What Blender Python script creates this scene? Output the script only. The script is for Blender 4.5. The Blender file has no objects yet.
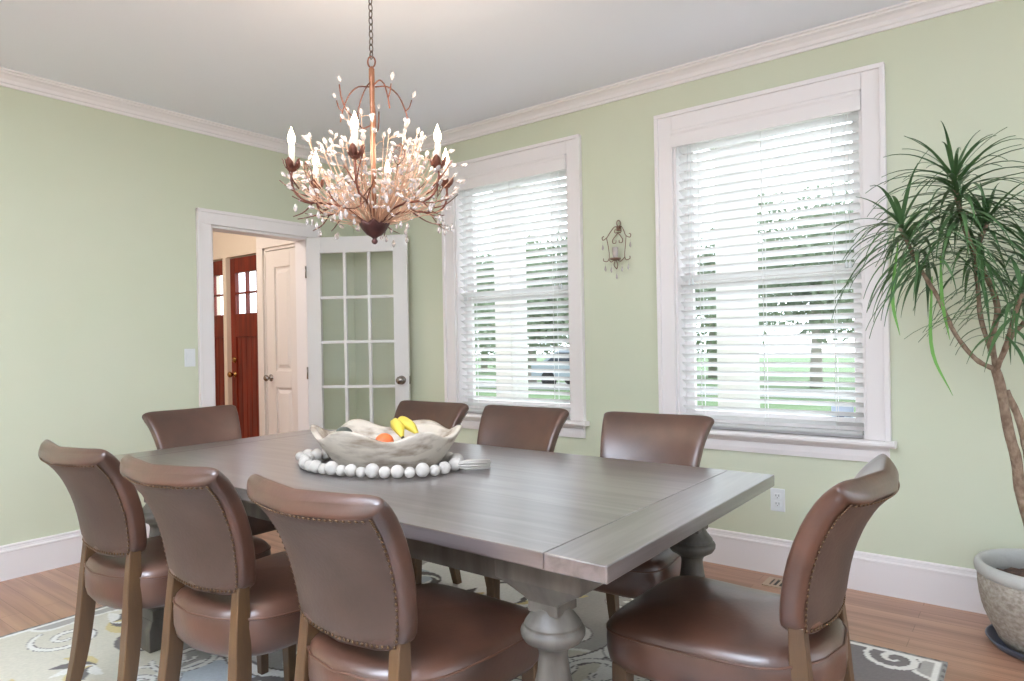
import bpy, math, random
import numpy as np
from mathutils import Vector, Matrix

random.seed(7)
rng = np.random.default_rng(7)
PI = math.pi
scene = bpy.context.scene
col = scene.collection

# ------------------------------------------------------------------ camera, world, sun, exposure
CAM_H = 1.2
YAW, ROLL = math.atan(522 / 678), -0.0180
cam_data = bpy.data.cameras.new('camera')
cam_data.sensor_width = 36.0
cam_data.lens = 36.0 * 678 / 1024
cam_data.shift_y = 2.0 / 1024
cam_data.clip_start = 0.05
cam = bpy.data.objects.new('camera', cam_data)
col.objects.link(cam)
fw = Vector((-math.sin(YAW), math.cos(YAW), 0))
r0 = Vector((math.cos(YAW), math.sin(YAW), 0))
u0 = Vector((0, 0, 1))
rt = r0 * math.cos(ROLL) + u0 * math.sin(ROLL)
up = -r0 * math.sin(ROLL) + u0 * math.cos(ROLL)
m3 = Matrix((rt, up, -fw)).transposed()
cam.matrix_world = Matrix.Translation((0, 0, CAM_H)) @ m3.to_4x4()
scene.camera = cam

scene.view_settings.view_transform = 'Standard'
scene.view_settings.look = 'None'
scene.view_settings.gamma = 1.0
scene.view_settings.use_curve_mapping = False
scene.view_settings.exposure = 0.45

SKY_UP = (0.88, 0.97, 1.07)
SKY_DOWN = (0.92, 0.97, 1.05)
SKY_STRENGTH = 1.2      # plus a brighter sky on the window side, where the sun stands
world = bpy.data.worlds.new('sky')
scene.world = world
world.use_nodes = True
wn, wl = world.node_tree.nodes, world.node_tree.links
wn.clear()
w_out = wn.new('ShaderNodeOutputWorld')
w_bg = wn.new('ShaderNodeBackground')
w_bg.inputs['Strength'].default_value = SKY_STRENGTH
w_tc = wn.new('ShaderNodeTexCoord')
w_sep = wn.new('ShaderNodeSeparateXYZ')
w_rmp = wn.new('ShaderNodeValToRGB')
w_rmp.color_ramp.elements[0].position = 0.0
w_rmp.color_ramp.elements[0].color = (*SKY_DOWN, 1)
w_rmp.color_ramp.elements[1].position = 1.0
w_rmp.color_ramp.elements[1].color = (*SKY_UP, 1)
e = w_rmp.color_ramp.elements.new(0.5)
e.color = (*SKY_UP, 1)
e = w_rmp.color_ramp.elements.new(0.46)
e.color = (*SKY_DOWN, 1)
w_map = wn.new('ShaderNodeMath')
w_map.operation = 'MULTIPLY_ADD'
w_map.inputs[1].default_value = 0.5
w_map.inputs[2].default_value = 0.5
wl.new(w_tc.outputs['Generated'], w_sep.inputs[0])
wl.new(w_sep.outputs['Z'], w_map.inputs[0])
wl.new(w_map.outputs[0], w_rmp.inputs[0])
wl.new(w_rmp.outputs[0], w_bg.inputs['Color'])
w_pos = wn.new('ShaderNodeMath')
w_pos.operation = 'MAXIMUM'
w_pos.inputs[1].default_value = 0.0
w_str = wn.new('ShaderNodeMath')
w_str.operation = 'MULTIPLY_ADD'
w_str.inputs[1].default_value = 3.2
w_str.inputs[2].default_value = SKY_STRENGTH
wl.new(w_sep.outputs['Y'], w_pos.inputs[0])
wl.new(w_pos.outputs[0], w_str.inputs[0])
wl.new(w_str.outputs[0], w_bg.inputs['Strength'])
wl.new(w_bg.outputs[0], w_out.inputs[0])


def lamp(name, kind, loc, energy, color=(1, 1, 1), size=0.1, rot=None):
    d = bpy.data.lights.new(name, kind)
    d.energy = energy
    d.color = color
    if kind == 'POINT':
        d.shadow_soft_size = size
    o = bpy.data.objects.new(name, d)
    o.location = loc
    if rot:
        o.rotation_euler = rot
    col.objects.link(o)
    return o


# the photographer's flash behind the camera, turned up to bounce off the white ceiling
flash = lamp('bounce_flash', 'SPOT', (-1.0, -0.9, 1.75), 980, (0.88, 0.97, 1.08), rot=(PI, 0, 0))
flash.data.spot_size = math.radians(140)
flash.data.spot_blend = 0.8
flash.data.shadow_soft_size = 0.12

# the lamp of the entry hall behind the doorway
lamp('hall_light', 'POINT', (-5.5, 1.9, 2.45), 36, (1.0, 0.88, 0.78), 0.15)


# ------------------------------------------------------------------ helpers
def srgb(r, g, b):
    f = lambda c: c / 12.92 if c <= 0.04045 else ((c + 0.055) / 1.055) ** 2.4
    return (f(r / 255), f(g / 255), f(b / 255), 1)


MATS = {}


def mat(name, c, rough=0.5, metal=0.0, noise=None, bump=None, spec=0.5, **kw):
    """Principled material; noise=(scale, second colour, contrast stretch xyz), bump=(scale, strength)."""
    m = bpy.data.materials.new(name)
    m.use_nodes = True
    n, l = m.node_tree.nodes, m.node_tree.links
    b = n['Principled BSDF']
    b.inputs['Base Color'].default_value = c
    b.inputs['Roughness'].default_value = rough
    b.inputs['Metallic'].default_value = metal
    b.inputs['Specular IOR Level'].default_value = spec
    for k, v in kw.items():
        b.inputs[k.replace('_', ' ')].default_value = v
    tc = n.new('ShaderNodeTexCoord')
    if noise:
        sc, c2, stretch = noise[:3]
        lo, hi = noise[3:5] if len(noise) > 4 else (0.35, 0.65)
        mp = n.new('ShaderNodeMapping')
        mp.inputs['Scale'].default_value = stretch
        tx = n.new('ShaderNodeTexNoise')
        tx.inputs['Scale'].default_value = sc
        tx.inputs['Detail'].default_value = 5
        rp = n.new('ShaderNodeValToRGB')
        rp.color_ramp.elements[0].position = lo
        rp.color_ramp.elements[0].color = c
        rp.color_ramp.elements[1].position = hi
        rp.color_ramp.elements[1].color = c2
        l.new(tc.outputs['Object'], mp.inputs[0])
        l.new(mp.outputs[0], tx.inputs[0])
        l.new(tx.outputs['Fac'], rp.inputs[0])
        l.new(rp.outputs[0], b.inputs['Base Color'])
    if bump:
        t2 = n.new('ShaderNodeTexNoise')
        t2.inputs['Scale'].default_value = bump[0]
        t2.inputs['Detail'].default_value = 4
        bp = n.new('ShaderNodeBump')
        bp.inputs['Strength'].default_value = bump[1]
        bp.inputs['Distance'].default_value = 0.01
        l.new(tc.outputs['Object'], t2.inputs[0])
        l.new(t2.outputs['Fac'], bp.inputs['Height'])
        l.new(bp.outputs[0], b.inputs['Normal'])
    MATS[name] = m
    return m


def glass_mat(name, tint=(1, 1, 1, 1), refl=0.5):
    m = bpy.data.materials.new(name)
    m.use_nodes = True
    n, l = m.node_tree.nodes, m.node_tree.links
    n.clear()
    o = n.new('ShaderNodeOutputMaterial')
    mx = n.new('ShaderNodeMixShader')
    tr = n.new('ShaderNodeBsdfTransparent')
    tr.inputs['Color'].default_value = tint
    gl = n.new('ShaderNodeBsdfGlossy')
    gl.inputs['Roughness'].default_value = 0.02
    fr = n.new('ShaderNodeFresnel')
    fr.inputs['IOR'].default_value = 1.45
    ge = n.new('ShaderNodeNewGeometry')
    inv = n.new('ShaderNodeMath')
    inv.operation = 'SUBTRACT'
    inv.inputs[0].default_value = 1.0
    mu = n.new('ShaderNodeMath')
    mu.operation = 'MULTIPLY'
    l.new(ge.outputs['Backfacing'], inv.inputs[1])
    l.new(inv.outputs[0], mu.inputs[0])
    l.new(fr.outputs[0], mu.inputs[1])
    l.new(mu.outputs[0], mx.inputs[0])
    l.new(tr.outputs[0], mx.inputs[1])
    l.new(gl.outputs[0], mx.inputs[2])
    l.new(mx.outputs[0], o.inputs[0])
    return m


def emit_mat(name, c, s):
    m = bpy.data.materials.new(name)
    m.use_nodes = True
    b = m.node_tree.nodes['Principled BSDF']
    b.inputs['Base Color'].default_value = c
    b.inputs['Emission Color'].default_value = c
    b.inputs['Emission Strength'].default_value = s
    return m


def plank_mat(name, cols, length, width, rough, gap=0.002, gapc=(0.05, 0.03, 0.02, 1), grain=(1.2, 26, 26), rot=0.0, graincol=None, spec=0.5, coat=0.0, relief=0.15):
    m = bpy.data.materials.new(name)
    m.use_nodes = True
    n, l = m.node_tree.nodes, m.node_tree.links
    b = n['Principled BSDF']
    b.inputs['Roughness'].default_value = rough
    b.inputs['Specular IOR Level'].default_value = spec
    b.inputs['Coat Weight'].default_value = coat
    b.inputs['Coat Roughness'].default_value = 0.3
    b.inputs['Coat IOR'].default_value = 2.2
    tc = n.new('ShaderNodeTexCoord')
    mp = n.new('ShaderNodeMapping')
    mp.inputs['Rotation'].default_value = (0, 0, rot)
    br = n.new('ShaderNodeTexBrick')
    br.offset = 0.37
    br.inputs['Color1'].default_value = cols[0]
    br.inputs['Color2'].default_value = cols[1]
    br.inputs['Mortar'].default_value = gapc
    br.inputs['Scale'].default_value = 1.0
    br.inputs['Mortar Size'].default_value = gap
    br.inputs['Mortar Smooth'].default_value = 0.3
    br.inputs['Brick Width'].default_value = length
    br.inputs['Row Height'].default_value = width
    l.new(tc.outputs['Object'], mp.inputs[0])
    l.new(mp.outputs[0], br.inputs[0])
    m2 = n.new('ShaderNodeMapping')
    m2.inputs['Scale'].default_value = grain
    nz = n.new('ShaderNodeTexNoise')
    nz.inputs['Scale'].default_value = 1.0
    nz.inputs['Detail'].default_value = 6
    nz.inputs['Distortion'].default_value = 0.6
    l.new(mp.outputs[0], m2.inputs[0])
    l.new(m2.outputs[0], nz.inputs[0])
    rp = n.new('ShaderNodeValToRGB')
    rp.color_ramp.elements[0].position = 0.35
    rp.color_ramp.elements[0].color = graincol or (0.62, 0.58, 0.55, 1)
    rp.color_ramp.elements[1].position = 0.62
    rp.color_ramp.elements[1].color = (1.08, 1.06, 1.04, 1)
    l.new(nz.outputs['Fac'], rp.inputs[0])
    mx = n.new('ShaderNodeMix')
    mx.data_type = 'RGBA'
    mx.blend_type = 'MULTIPLY'
    mx.inputs[0].default_value = 1.0
    l.new(br.outputs['Color'], mx.inputs[6])
    l.new(rp.outputs[0], mx.inputs[7])
    l.new(mx.outputs[2], b.inputs['Base Color'])
    bp = n.new('ShaderNodeBump')
    bp.inputs['Strength'].default_value = relief
    bp.inputs['Distance'].default_value = 0.004
    l.new(nz.outputs['Fac'], bp.inputs['Height'])
    l.new(bp.outputs[0], b.inputs['Normal'])
    return m


class MB:
    """collects shapes; build() links them as ONE mesh object."""

    def __init__(self):
        self.v, self.f, self.s = [], [], []

    def add(self, vs, fs, smooth=False):
        o = len(self.v)
        self.v += [tuple(p) for p in vs]
        self.f += [tuple(i + o for i in f) for f in fs]
        self.s += [smooth] * len(fs)
        return self

    def box(self, x0, x1, y0, y1, z0, z1):
        if x0 > x1: x0, x1 = x1, x0
        if y0 > y1: y0, y1 = y1, y0
        if z0 > z1: z0, z1 = z1, z0
        v = [(x0, y0, z0), (x1, y0, z0), (x1, y1, z0), (x0, y1, z0), (x0, y0, z1), (x1, y0, z1), (x1, y1, z1), (x0, y1, z1)]
        return self.add(v, [(0, 3, 2, 1), (4, 5, 6, 7), (0, 1, 5, 4), (1, 2, 6, 5), (2, 3, 7, 6), (3, 0, 4, 7)])

    def rings(self, rings, smooth=True, cap=True, closed=False):
        n = len(rings[0])
        vs = [p for r in rings for p in r]
        fs = []
        R = len(rings)
        for i in range(R if closed else R - 1):
            a, b = i * n, ((i + 1) % R) * n
            for j in range(n):
                k = (j + 1) % n
                fs.append((a + j, a + k, b + k, b + j))
        self.add(vs, fs, smooth)
        if cap and not closed:
            o = len(self.v) - len(vs)
            self.f.append(tuple(o + j for j in reversed(range(n))))
            self.f.append(tuple(o + (R - 1) * n + j for j in range(n)))
            self.s += [smooth, smooth]
        return self

    def lathe(self, prof, c=(0, 0, 0), n=24, smooth=True, closed=False):
        rs = []
        for r, z in prof:
            rs.append([(c[0] + r * math.cos(2 * PI * j / n), c[1] + r * math.sin(2 * PI * j / n), c[2] + z) for j in range(n)])
        return self.rings(rs, smooth, closed=closed)

    def tube(self, pts, r, n=6, smooth=True, closed=False):
        pts = [Vector(p) for p in pts]
        rs = r if isinstance(r, (list, tuple)) else [r] * len(pts)
        rings = []
        prev = None
        N = len(pts)
        for i, p in enumerate(pts):
            if closed:
                t = pts[(i + 1) % N] - pts[i - 1]
            else:
                t = pts[min(i + 1, N - 1)] - pts[max(i - 1, 0)]
            t = t.normalized() if t.length > 1e-9 else Vector((0, 0, 1))
            if prev is None:
                a = Vector((0, 0, 1)) if abs(t.z) < 0.9 else Vector((1, 0, 0))
                prev = (a - t * a.dot(t)).normalized()
            else:
                prev = prev - t * prev.dot(t)
                prev = prev.normalized() if prev.length > 1e-6 else t.orthogonal().normalized()
            b = t.cross(prev)
            rings.append([p + prev * (rs[i] * math.cos(2 * PI * j / n)) + b * (rs[i] * math.sin(2 * PI * j / n)) for j in range(n)])
        return self.rings(rings, smooth, cap=not closed, closed=closed)

    def sphere(self, c, r, nu=12, nv=8, sc=(1, 1, 1)):
        prof = []
        for i in range(nv + 1):
            a = -PI / 2 + PI * i / nv
            prof.append((max(math.cos(a), 1e-3), math.sin(a)))
        rs = [[(c[0] + r * sc[0] * q * math.cos(2 * PI * j / nu), c[1] + r * sc[1] * q * math.sin(2 * PI * j / nu), c[2] + r * sc[2] * h) for j in range(nu)] for q, h in prof]
        return self.rings(rs, True)

    def prism(self, poly, axis, a, b):
        """extrude a 2D polygon along an axis ('x','y','z') from a to b"""
        def P(p, t):
            return {'x': (t, p[0], p[1]), 'y': (p[0], t, p[1]), 'z': (p[0], p[1], t)}[axis]
        n = len(poly)
        vs = [P(p, a) for p in poly] + [P(p, b) for p in poly]
        fs = [(i, (i + 1) % n, n + (i + 1) % n, n + i) for i in range(n)] + [tuple(reversed(range(n))), tuple(range(n, 2 * n))]
        return self.add(vs, fs)

    def xf(self, M, start=0):
        self.v[start:] = [tuple(M @ Vector(p)) for p in self.v[start:]]
        return self

    def build(self, name, m, parent=None, bevel=0.0, fix=True, origin=None, subsurf=0):
        me = bpy.data.meshes.new(name)
        vs = self.v
        if origin is not None:
            vs = [(p[0] - origin[0], p[1] - origin[1], p[2] - origin[2]) for p in vs]
        me.from_pydata(vs, [], self.f)
        me.polygons.foreach_set('use_smooth', self.s)
        me.materials.append(m)
        if fix:
            import bmesh
            bm = bmesh.new()
            bm.from_mesh(me)
            bmesh.ops.recalc_face_normals(bm, faces=bm.faces)
            bm.to_mesh(me)
            bm.free()
        me.update()
        o = bpy.data.objects.new(name, me)
        col.objects.link(o)
        if origin is not None:
            o.location = origin
        if parent:
            o.parent = parent
        if bevel:
            b = o.modifiers.new('bevel', 'BEVEL')
            b.width = bevel
            b.segments = 2
            b.limit_method = 'ANGLE'
            b.angle_limit = 0.7
        if subsurf:
            b = o.modifiers.new('subsurf', 'SUBSURF')
            b.levels = b.render_levels = subsurf
        return o


def tag(o, label=None, cat=None, group=None, kind=None):
    if label: o['label'] = label
    if cat: o['category'] = cat
    if group: o['group'] = group
    if kind: o['kind'] = kind
    return o


def empty(name, loc=(0, 0, 0), rz=0.0):
    o = bpy.data.objects.new(name, None)
    o.empty_display_size = 0.1
    o.location = loc
    o.rotation_euler = (0, 0, rz)
    col.objects.link(o)
    return o


def copy_tree(o, parent=None):
    c = o.copy()
    col.objects.link(c)
    if parent:
        c.parent = parent
    for ch in list(o.children):
        copy_tree(ch, c)
    return c


def catmull(pts, n):
    P = [Vector(p) for p in pts]
    P = [P[0] * 2 - P[1]] + P + [P[-1] * 2 - P[-2]]
    out = []
    m = len(P) - 3
    for i in range(n):
        t = i / (n - 1) * m
        k = min(int(t), m - 1)
        u = t - k
        a, b, c, d = P[k:k + 4]
        out.append(0.5 * ((2 * b) + (c - a) * u + (2 * a - 5 * b + 4 * c - d) * u * u + (3 * b - a - 3 * c + d) * u ** 3))
    return out


def sgnpow(v, p):
    return math.copysign(abs(v) ** p, v)


# ------------------------------------------------------------------ materials
M_green = mat('sage_wall_paint', srgb(206, 211, 186), 0.75, noise=(1.5, srgb(209, 213, 190), (1, 1, 1)))
M_ceil = mat('ceiling_paint', srgb(238, 241, 248), 0.8)
M_trim = mat('white_trim_paint', srgb(238, 233, 232), 0.45)
M_cream = mat('hall_cream_paint', srgb(236, 222, 204), 0.75)
M_floor = plank_mat('oak_floor', (srgb(180, 140, 116), srgb(166, 126, 104)), 1.1, 0.083, 0.28, 0.0012, srgb(120, 84, 64), (1.3, 24, 24), graincol=(0.78, 0.74, 0.71, 1))
M_door = mat('white_door_paint', srgb(230, 222, 217), 0.4)
M_frd = mat('french_door_paint', srgb(226, 224, 221), 0.4)
M_red = mat('mahogany', srgb(136, 44, 22), 0.35, noise=(3, srgb(98, 26, 14), (6, 6, 0.6)))
M_glass = glass_mat('window_glass')
M_blind = mat('blind_slat_white', srgb(244, 243, 242), 0.5)
_n, _l = M_blind.node_tree.nodes, M_blind.node_tree.links
_mx, _tl = _n.new('ShaderNodeMixShader'), _n.new('ShaderNodeBsdfTranslucent')
_tl.inputs['Color'].default_value = srgb(244, 244, 242)
_mx.inputs[0].default_value = 0.5
_l.new(_n['Principled BSDF'].outputs[0], _mx.inputs[1])
_l.new(_tl.outputs[0], _mx.inputs[2])
_l.new(_mx.outputs[0], _n['Material Output'].inputs[0])
M_table = plank_mat('weathered_oak', (srgb(106, 99, 100), srgb(86, 79, 79)), 2.6, 0.18, 0.22, 0.0009, srgb(70, 60, 54), (2.0, 34, 34), graincol=(0.5, 0.46, 0.44, 1), coat=1.0, relief=0.04)
M_bread = plank_mat('weathered_oak_ends', (srgb(104, 98, 99), srgb(90, 84, 84)), 2.6, 0.2, 0.22, 0.0004, srgb(80, 68, 62), (2.0, 34, 34), rot=PI / 2, graincol=(0.5, 0.46, 0.44, 1), coat=1.0, relief=0.04)
M_tleg = mat('weathered_oak_base', srgb(100, 94, 85), 0.5, noise=(7, srgb(76, 70, 63), (3, 3, 0.5)), bump=(30, 0.1))
M_leather = mat('distressed_brown_leather', srgb(94, 61, 46), 0.40, noise=(6, srgb(52, 34, 26), (1, 1, 1), 0.3, 0.75), bump=(90, 0.06), spec=0.5, Coat_Weight=0.4, Coat_Roughness=0.3, Coat_IOR=1.7)
M_suede = mat('worn_leather_back', srgb(86, 69, 60), 0.5, noise=(5, srgb(58, 45, 38), (1, 1, 1), 0.3, 0.75), bump=(90, 0.1), spec=0.45)
M_pipe = mat('leather_piping', srgb(92, 62, 48), 0.4)
M_nail = mat('antique_brass_nail', srgb(104, 82, 62), 0.3, 0.9)
M_cleg = mat('oak_chair_leg', srgb(98, 72, 46), 0.42, noise=(8, srgb(76, 54, 35), (3, 3, 0.5)))
M_bowl = mat('whitewashed_wood', srgb(204, 193, 177), 0.6, noise=(5, srgb(140, 122, 104), (1.2, 3.5, 5), 0.47, 0.68), bump=(25, 0.25))
M_bead = mat('white_wood_bead', srgb(202, 196, 188), 0.7, noise=(20, srgb(184, 177, 168), (1, 1, 1)))
M_tassel = mat('tassel_yarn', srgb(190, 184, 176), 0.9)
M_banana = mat('banana_skin', srgb(226, 200, 62), 0.5, noise=(9, srgb(206, 186, 84), (1, 1, 1)))
M_tip = mat('banana_tip', srgb(70, 58, 36), 0.7)
M_orange = mat('orange_skin', srgb(226, 112, 60), 0.5, bump=(120, 0.2))
M_avo = mat('avocado_skin', srgb(74, 78, 70), 0.5, bump=(80, 0.3))
M_bronze = mat('rust_bronze', srgb(138, 84, 66), 0.5, 0.4, noise=(16, srgb(92, 54, 44), (1, 1, 1)))
M_oxblood = mat('dark_red_bronze', srgb(92, 52, 48), 0.45, 0.3, noise=(18, srgb(70, 40, 38), (1, 1, 1)))
M_gold = mat('gilded_twig', srgb(214, 176, 150), 0.4, 0.3)
M_stem = mat('copper_stem', srgb(150, 104, 78), 0.35, 0.5)
M_candle = mat('candle_sleeve', srgb(250, 240, 222), 0.5)
M_bulb = emit_mat('bulb_glow', (1.0, 0.80, 0.52, 1), 16)
M_crystal = mat('crystal_bead', srgb(252, 244, 240), 0.06, spec=0.8, Transmission_Weight=0.6)
M_iron = mat('rusted_iron', srgb(128, 98, 82), 0.5, 0.3)
M_chain = mat('chain_bronze', srgb(96, 84, 78), 0.4, 0.7)
M_nickel = mat('brushed_nickel', srgb(150, 142, 136), 0.25, 1.0)
M_brass = mat('brass_knob', srgb(176, 136, 84), 0.25, 1.0)
M_plate = mat('white_plastic', srgb(226, 230, 230), 0.4)
M_dark = mat('dark_slot', srgb(50, 46, 44), 0.6)
M_vent = mat('vent_metal', srgb(190, 168, 146), 0.4, 0.3)
M_pot = mat('grey_stone_pot', srgb(178, 170, 157), 0.9, noise=(55, srgb(146, 136, 123), (1, 1, 1.4), 0.38, 0.66), bump=(70, 0.9))
M_potrim = mat('pale_stone_rim', srgb(186, 186, 180), 0.85, bump=(40, 0.3))
M_soil = mat('potting_soil', srgb(62, 46, 38), 0.95, bump=(60, 1.0), noise=(50, srgb(104, 78, 62), (1, 1, 1)))
M_saucer = mat('slate_saucer', srgb(74, 80, 92), 0.3)
M_bark = mat('grey_bark', srgb(152, 132, 112), 0.9, noise=(60, srgb(116, 94, 76), (1, 1, 0.6)), bump=(70, 0.6))
M_leaf = mat('dracaena_leaf', srgb(92, 126, 78), 0.4, noise=(5, srgb(62, 98, 58), (1, 1, 1)))
M_leaf2 = mat('dracaena_leaf_young', srgb(104, 160, 66), 0.4)
M_grass = mat('lawn_grass', srgb(108, 136, 92), 0.9, noise=(0.6, srgb(124, 150, 104), (1, 1, 1)))
M_porch = mat('porch_boards', srgb(176, 176, 174), 0.7)
M_tree = mat('tree_leaves', srgb(168, 180, 156), 0.9, noise=(0.5, srgb(150, 166, 138), (1, 1, 1)))
M_trunk = mat('tree_trunk', srgb(186, 178, 168), 0.9)
M_drive = mat('pale_driveway', srgb(196, 194, 190), 0.9)
M_carp = mat('car_paint_silver', srgb(176, 186, 198), 0.3, 0.3)
M_cargl = mat('car_glass', srgb(60, 70, 80), 0.1)
M_tyre = mat('tyre_rubber', srgb(40, 40, 42), 0.8)
M_stick = mat('sticker_white_blue', srgb(206, 220, 238), 0.5)
M_ink = mat('sticker_ink', srgb(52, 74, 120), 0.5)

# ------------------------------------------------------------------ the room
W, L = 3.54, -4.31           # inner face of the window wall (y) and of the doorway wall (x)
CEIL = 2.68
CROWN = 2.605
XR, YB = 2.2, -2.2           # the floor and ceiling run on behind the camera
MB().box(-8.2, XR, YB, W + 0.16, -0.1, 0).build('floor', M_floor)['kind'] = 'structure'
MB().box(L - 0.12, XR, YB, W + 0.16, CEIL, CEIL + 0.1).build('ceiling', M_ceil)['kind'] = 'structure'

WIN = {1: (-3.212, -2.264), 2: (-1.572, -0.626)}   # clear openings, x
WZ0, WZ1 = 0.715, 2.355
D0, D1, DH = 2.345, 3.105, 2.015                    # doorway in the left wall, y and head height

wb = MB()
T = 0.16
xs = [L - 0.12, WIN[1][0], WIN[1][1], WIN[2][0], WIN[2][1], XR]
for i in range(0, 6, 2):
    wb.box(xs[i], xs[i + 1], W, W + T, 0, CEIL)
for k in (1, 2):
    wb.box(WIN[k][0], WIN[k][1], W, W + T, 0, WZ0)
    wb.box(WIN[k][0], WIN[k][1], W, W + T, WZ1, CEIL)
wb.build('wall_far', M_green)['kind'] = 'structure'

wb = MB()
wb.box(L - 0.12, L, YB, D0, 0, CEIL)
wb.box(L - 0.12, L, D1, W, 0, CEIL)
wb.box(L - 0.12, L, D0, D1, DH, CEIL)
wb.build('wall_left', M_green)['kind'] = 'structure'

m = MB()
BX0, BX1 = -3.3, -2.3
m.box(L - 0.12, BX0, YB - 0.14, YB, 0, CEIL)
m.box(BX1, -1.5, YB - 0.14, YB, 0, CEIL)
m.box(BX0, BX1, YB - 0.14, YB, 0, WZ0)
m.box(BX0, BX1, YB - 0.14, YB, WZ1, CEIL)
m.build('wall_back', M_green)['kind'] = 'structure'
m = MB()
m.box(BX0 - 0.09, BX0, YB, YB + 0.02, WZ0, WZ1 + 0.09)
m.box(BX1, BX1 + 0.09, YB, YB + 0.02, WZ0, WZ1 + 0.09)
m.box(BX0, BX1, YB, YB + 0.02, WZ1, WZ1 + 0.09)
m.box(BX0 - 0.1, BX1 + 0.1, YB, YB + 0.05, WZ0 - 0.03, WZ0)
m.box(BX0, BX1, YB - 0.1, YB - 0.06, (WZ0 + WZ1) / 2 - 0.03, (WZ0 + WZ1) / 2 + 0.03)
m.build('window_3', M_trim)['kind'] = 'structure'

# crown moulding: an ogee profile, out from the wall / up
crown = [(0, 0), (0.012, 0), (0.014, 0.014), (0.022, 0.018), (0.028, 0.034), (0.045, 0.05), (0.062, 0.056), (0.064, 0.064), (0.075, 0.066), (0.075, 0.0749), (0, 0.0749)]
c1 = MB().prism([(W - a, CROWN + b) for a, b in crown], 'x', L, XR).build('trim_1', M_trim)
c1['kind'] = 'structure'
c1 = MB().prism([(L + a, CROWN + b) for a, b in crown], 'y', YB, W).build('trim_2', M_trim)
c1['kind'] = 'structure'
base = [(0, 0), (0.018, 0), (0.018, 0.143), (0.021, 0.146), (0.021, 0.153), (0.012, 0.158), (0.010, 0.170), (0.013, 0.174), (0.010, 0.180), (0, 0.182)]
b1 = MB().prism([(W - a, b) for a, b in base], 'x', L, XR).build('baseboard_far', M_trim)
b1['kind'] = 'structure'
m = MB()
m.prism([(L + a, b) for a, b in base], 'y', YB, D0 - 0.088)
m.prism([(L + a, b) for a, b in base], 'y', D1 + 0.09, W)
m.build('baseboard_left', M_trim)['kind'] = 'structure'

# doorway casing and jamb
m = MB()
cw = 0.09
for y0, y1 in ((D0 - cw, D0), (D1, D1 + cw)):
    m.box(L, L + 0.02, y0, y1, 0, DH)
m.box(L, L + 0.02, D0 - cw, D1 + cw, DH, DH + cw)
m.box(L, L + 0.03, D0 - cw - 0.008, D0 - cw + 0.014, 0, DH + cw)
m.box(L, L + 0.03, D1 + cw - 0.014, D1 + cw + 0.008, 0, DH + cw)
m.box(L, L + 0.03, D0 - cw - 0.008, D1 + cw + 0.008, DH + cw - 0.014, DH + cw + 0.008)
m.box(L - 0.135, L + 0.001, D0, D0 + 0.018, 0, DH)
m.box(L - 0.135, L + 0.001, D1 - 0.018, D1, 0, DH)
m.box(L - 0.135, L + 0.001, D0, D1, DH - 0.018, DH)
m.build('trim_3', M_trim, bevel=0.003)['kind'] = 'structure'

# ------------------------------------------------------------------ windows
def build_window(k):
    x0, x1 = WIN[k]
    w = empty('window_%d' % k, ((x0 + x1) / 2, W, WZ0))
    w['kind'] = 'structure'
    O = Vector(w.location)

    def part(mb, name, mm, bevel=0.0):
        mb.xf(Matrix.Translation(-O))
        return mb.build(name, mm, w, bevel)
    c = 0.092
    m = MB()
    m.box(x0 - c, x0, W - 0.02, W, WZ0, WZ1 + c)
    m.box(x1, x1 + c, W - 0.02, W, WZ0, WZ1 + c)
    m.box(x0, x1, W - 0.02, W, WZ1, WZ1 + c)
    m.box(x0 - c - 0.008, x0 - c + 0.014, W - 0.034, W, WZ0, WZ1 + c - 0.014)
    m.box(x1 + c - 0.014, x1 + c + 0.008, W - 0.034, W, WZ0, WZ1 + c - 0.014)
    m.box(x0 - c - 0.008, x1 + c + 0.008, W - 0.034, W, WZ1 + c - 0.014, WZ1 + c + 0.008)
    part(m, 'casing', M_trim, 0.003)
    m = MB()
    m.prism([(W + 0.03, WZ0 - 0.028), (W - 0.055, WZ0 - 0.028), (W - 0.063, WZ0 - 0.018), (W - 0.063, WZ0 - 0.008), (W - 0.055, WZ0), (W + 0.03, WZ0)], 'x', x0 - c - 0.03, x1 + c + 0.03)
    part(m, 'stool', M_trim)
    m = MB()
    m.prism([(W, WZ0 - 0.105), (W - 0.014, WZ0 - 0.105), (W - 0.018, WZ0 - 0.08), (W - 0.018, WZ0 - 0.05), (W - 0.03, WZ0 - 0.04), (W - 0.034, WZ0 - 0.0285), (W, WZ0 - 0.0285)], 'x', x0 - c, x1 + c)
    part(m, 'apron', M_trim)
    m = MB()
    m.box(x0, x0 + 0.014, W - 0.001, W + T, WZ0, WZ1)
    m.box(x1 - 0.014, x1, W - 0.001, W + T, WZ0, WZ1)
    m.box(x0, x1, W - 0.001, W + T, WZ1 - 0.014, WZ1)
    m.box(x0, x1, W + 0.03, W + T + 0.04, WZ0 - 0.02, WZ0 + 0.014)
    part(m, 'jamb', M_trim)
    zm = (WZ0 + WZ1) / 2
    for nm, ya, yb, za, zb in (('lower_sash', W + 0.085, W + 0.115, WZ0 + 0.014, zm + 0.025), ('upper_sash', W + 0.116, W + 0.146, zm - 0.02, WZ1 - 0.014)):
        m = MB()
        a, b = x0 + 0.014, x1 - 0.014
        st = 0.052
        m.box(a, a + st, ya, yb, za, zb)
        m.box(b - st, b, ya, yb, za, zb)
        m.box(a + st, b - st, ya, yb, za, za + (0.075 if nm[0] == 'l' else 0.042))
        m.box(a + st, b - st, ya, yb, zb - 0.042, zb)
        s = part(m, nm, M_trim, 0.002)
        m = MB()
        yc = (ya + yb) / 2
        m.box(a + st, b - st, yc - 0.002, yc + 0.002, za + 0.04, zb - 0.04)
        m.xf(Matrix.Translation(-O))
        m.build('pane', M_glass, s)
    return w


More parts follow.
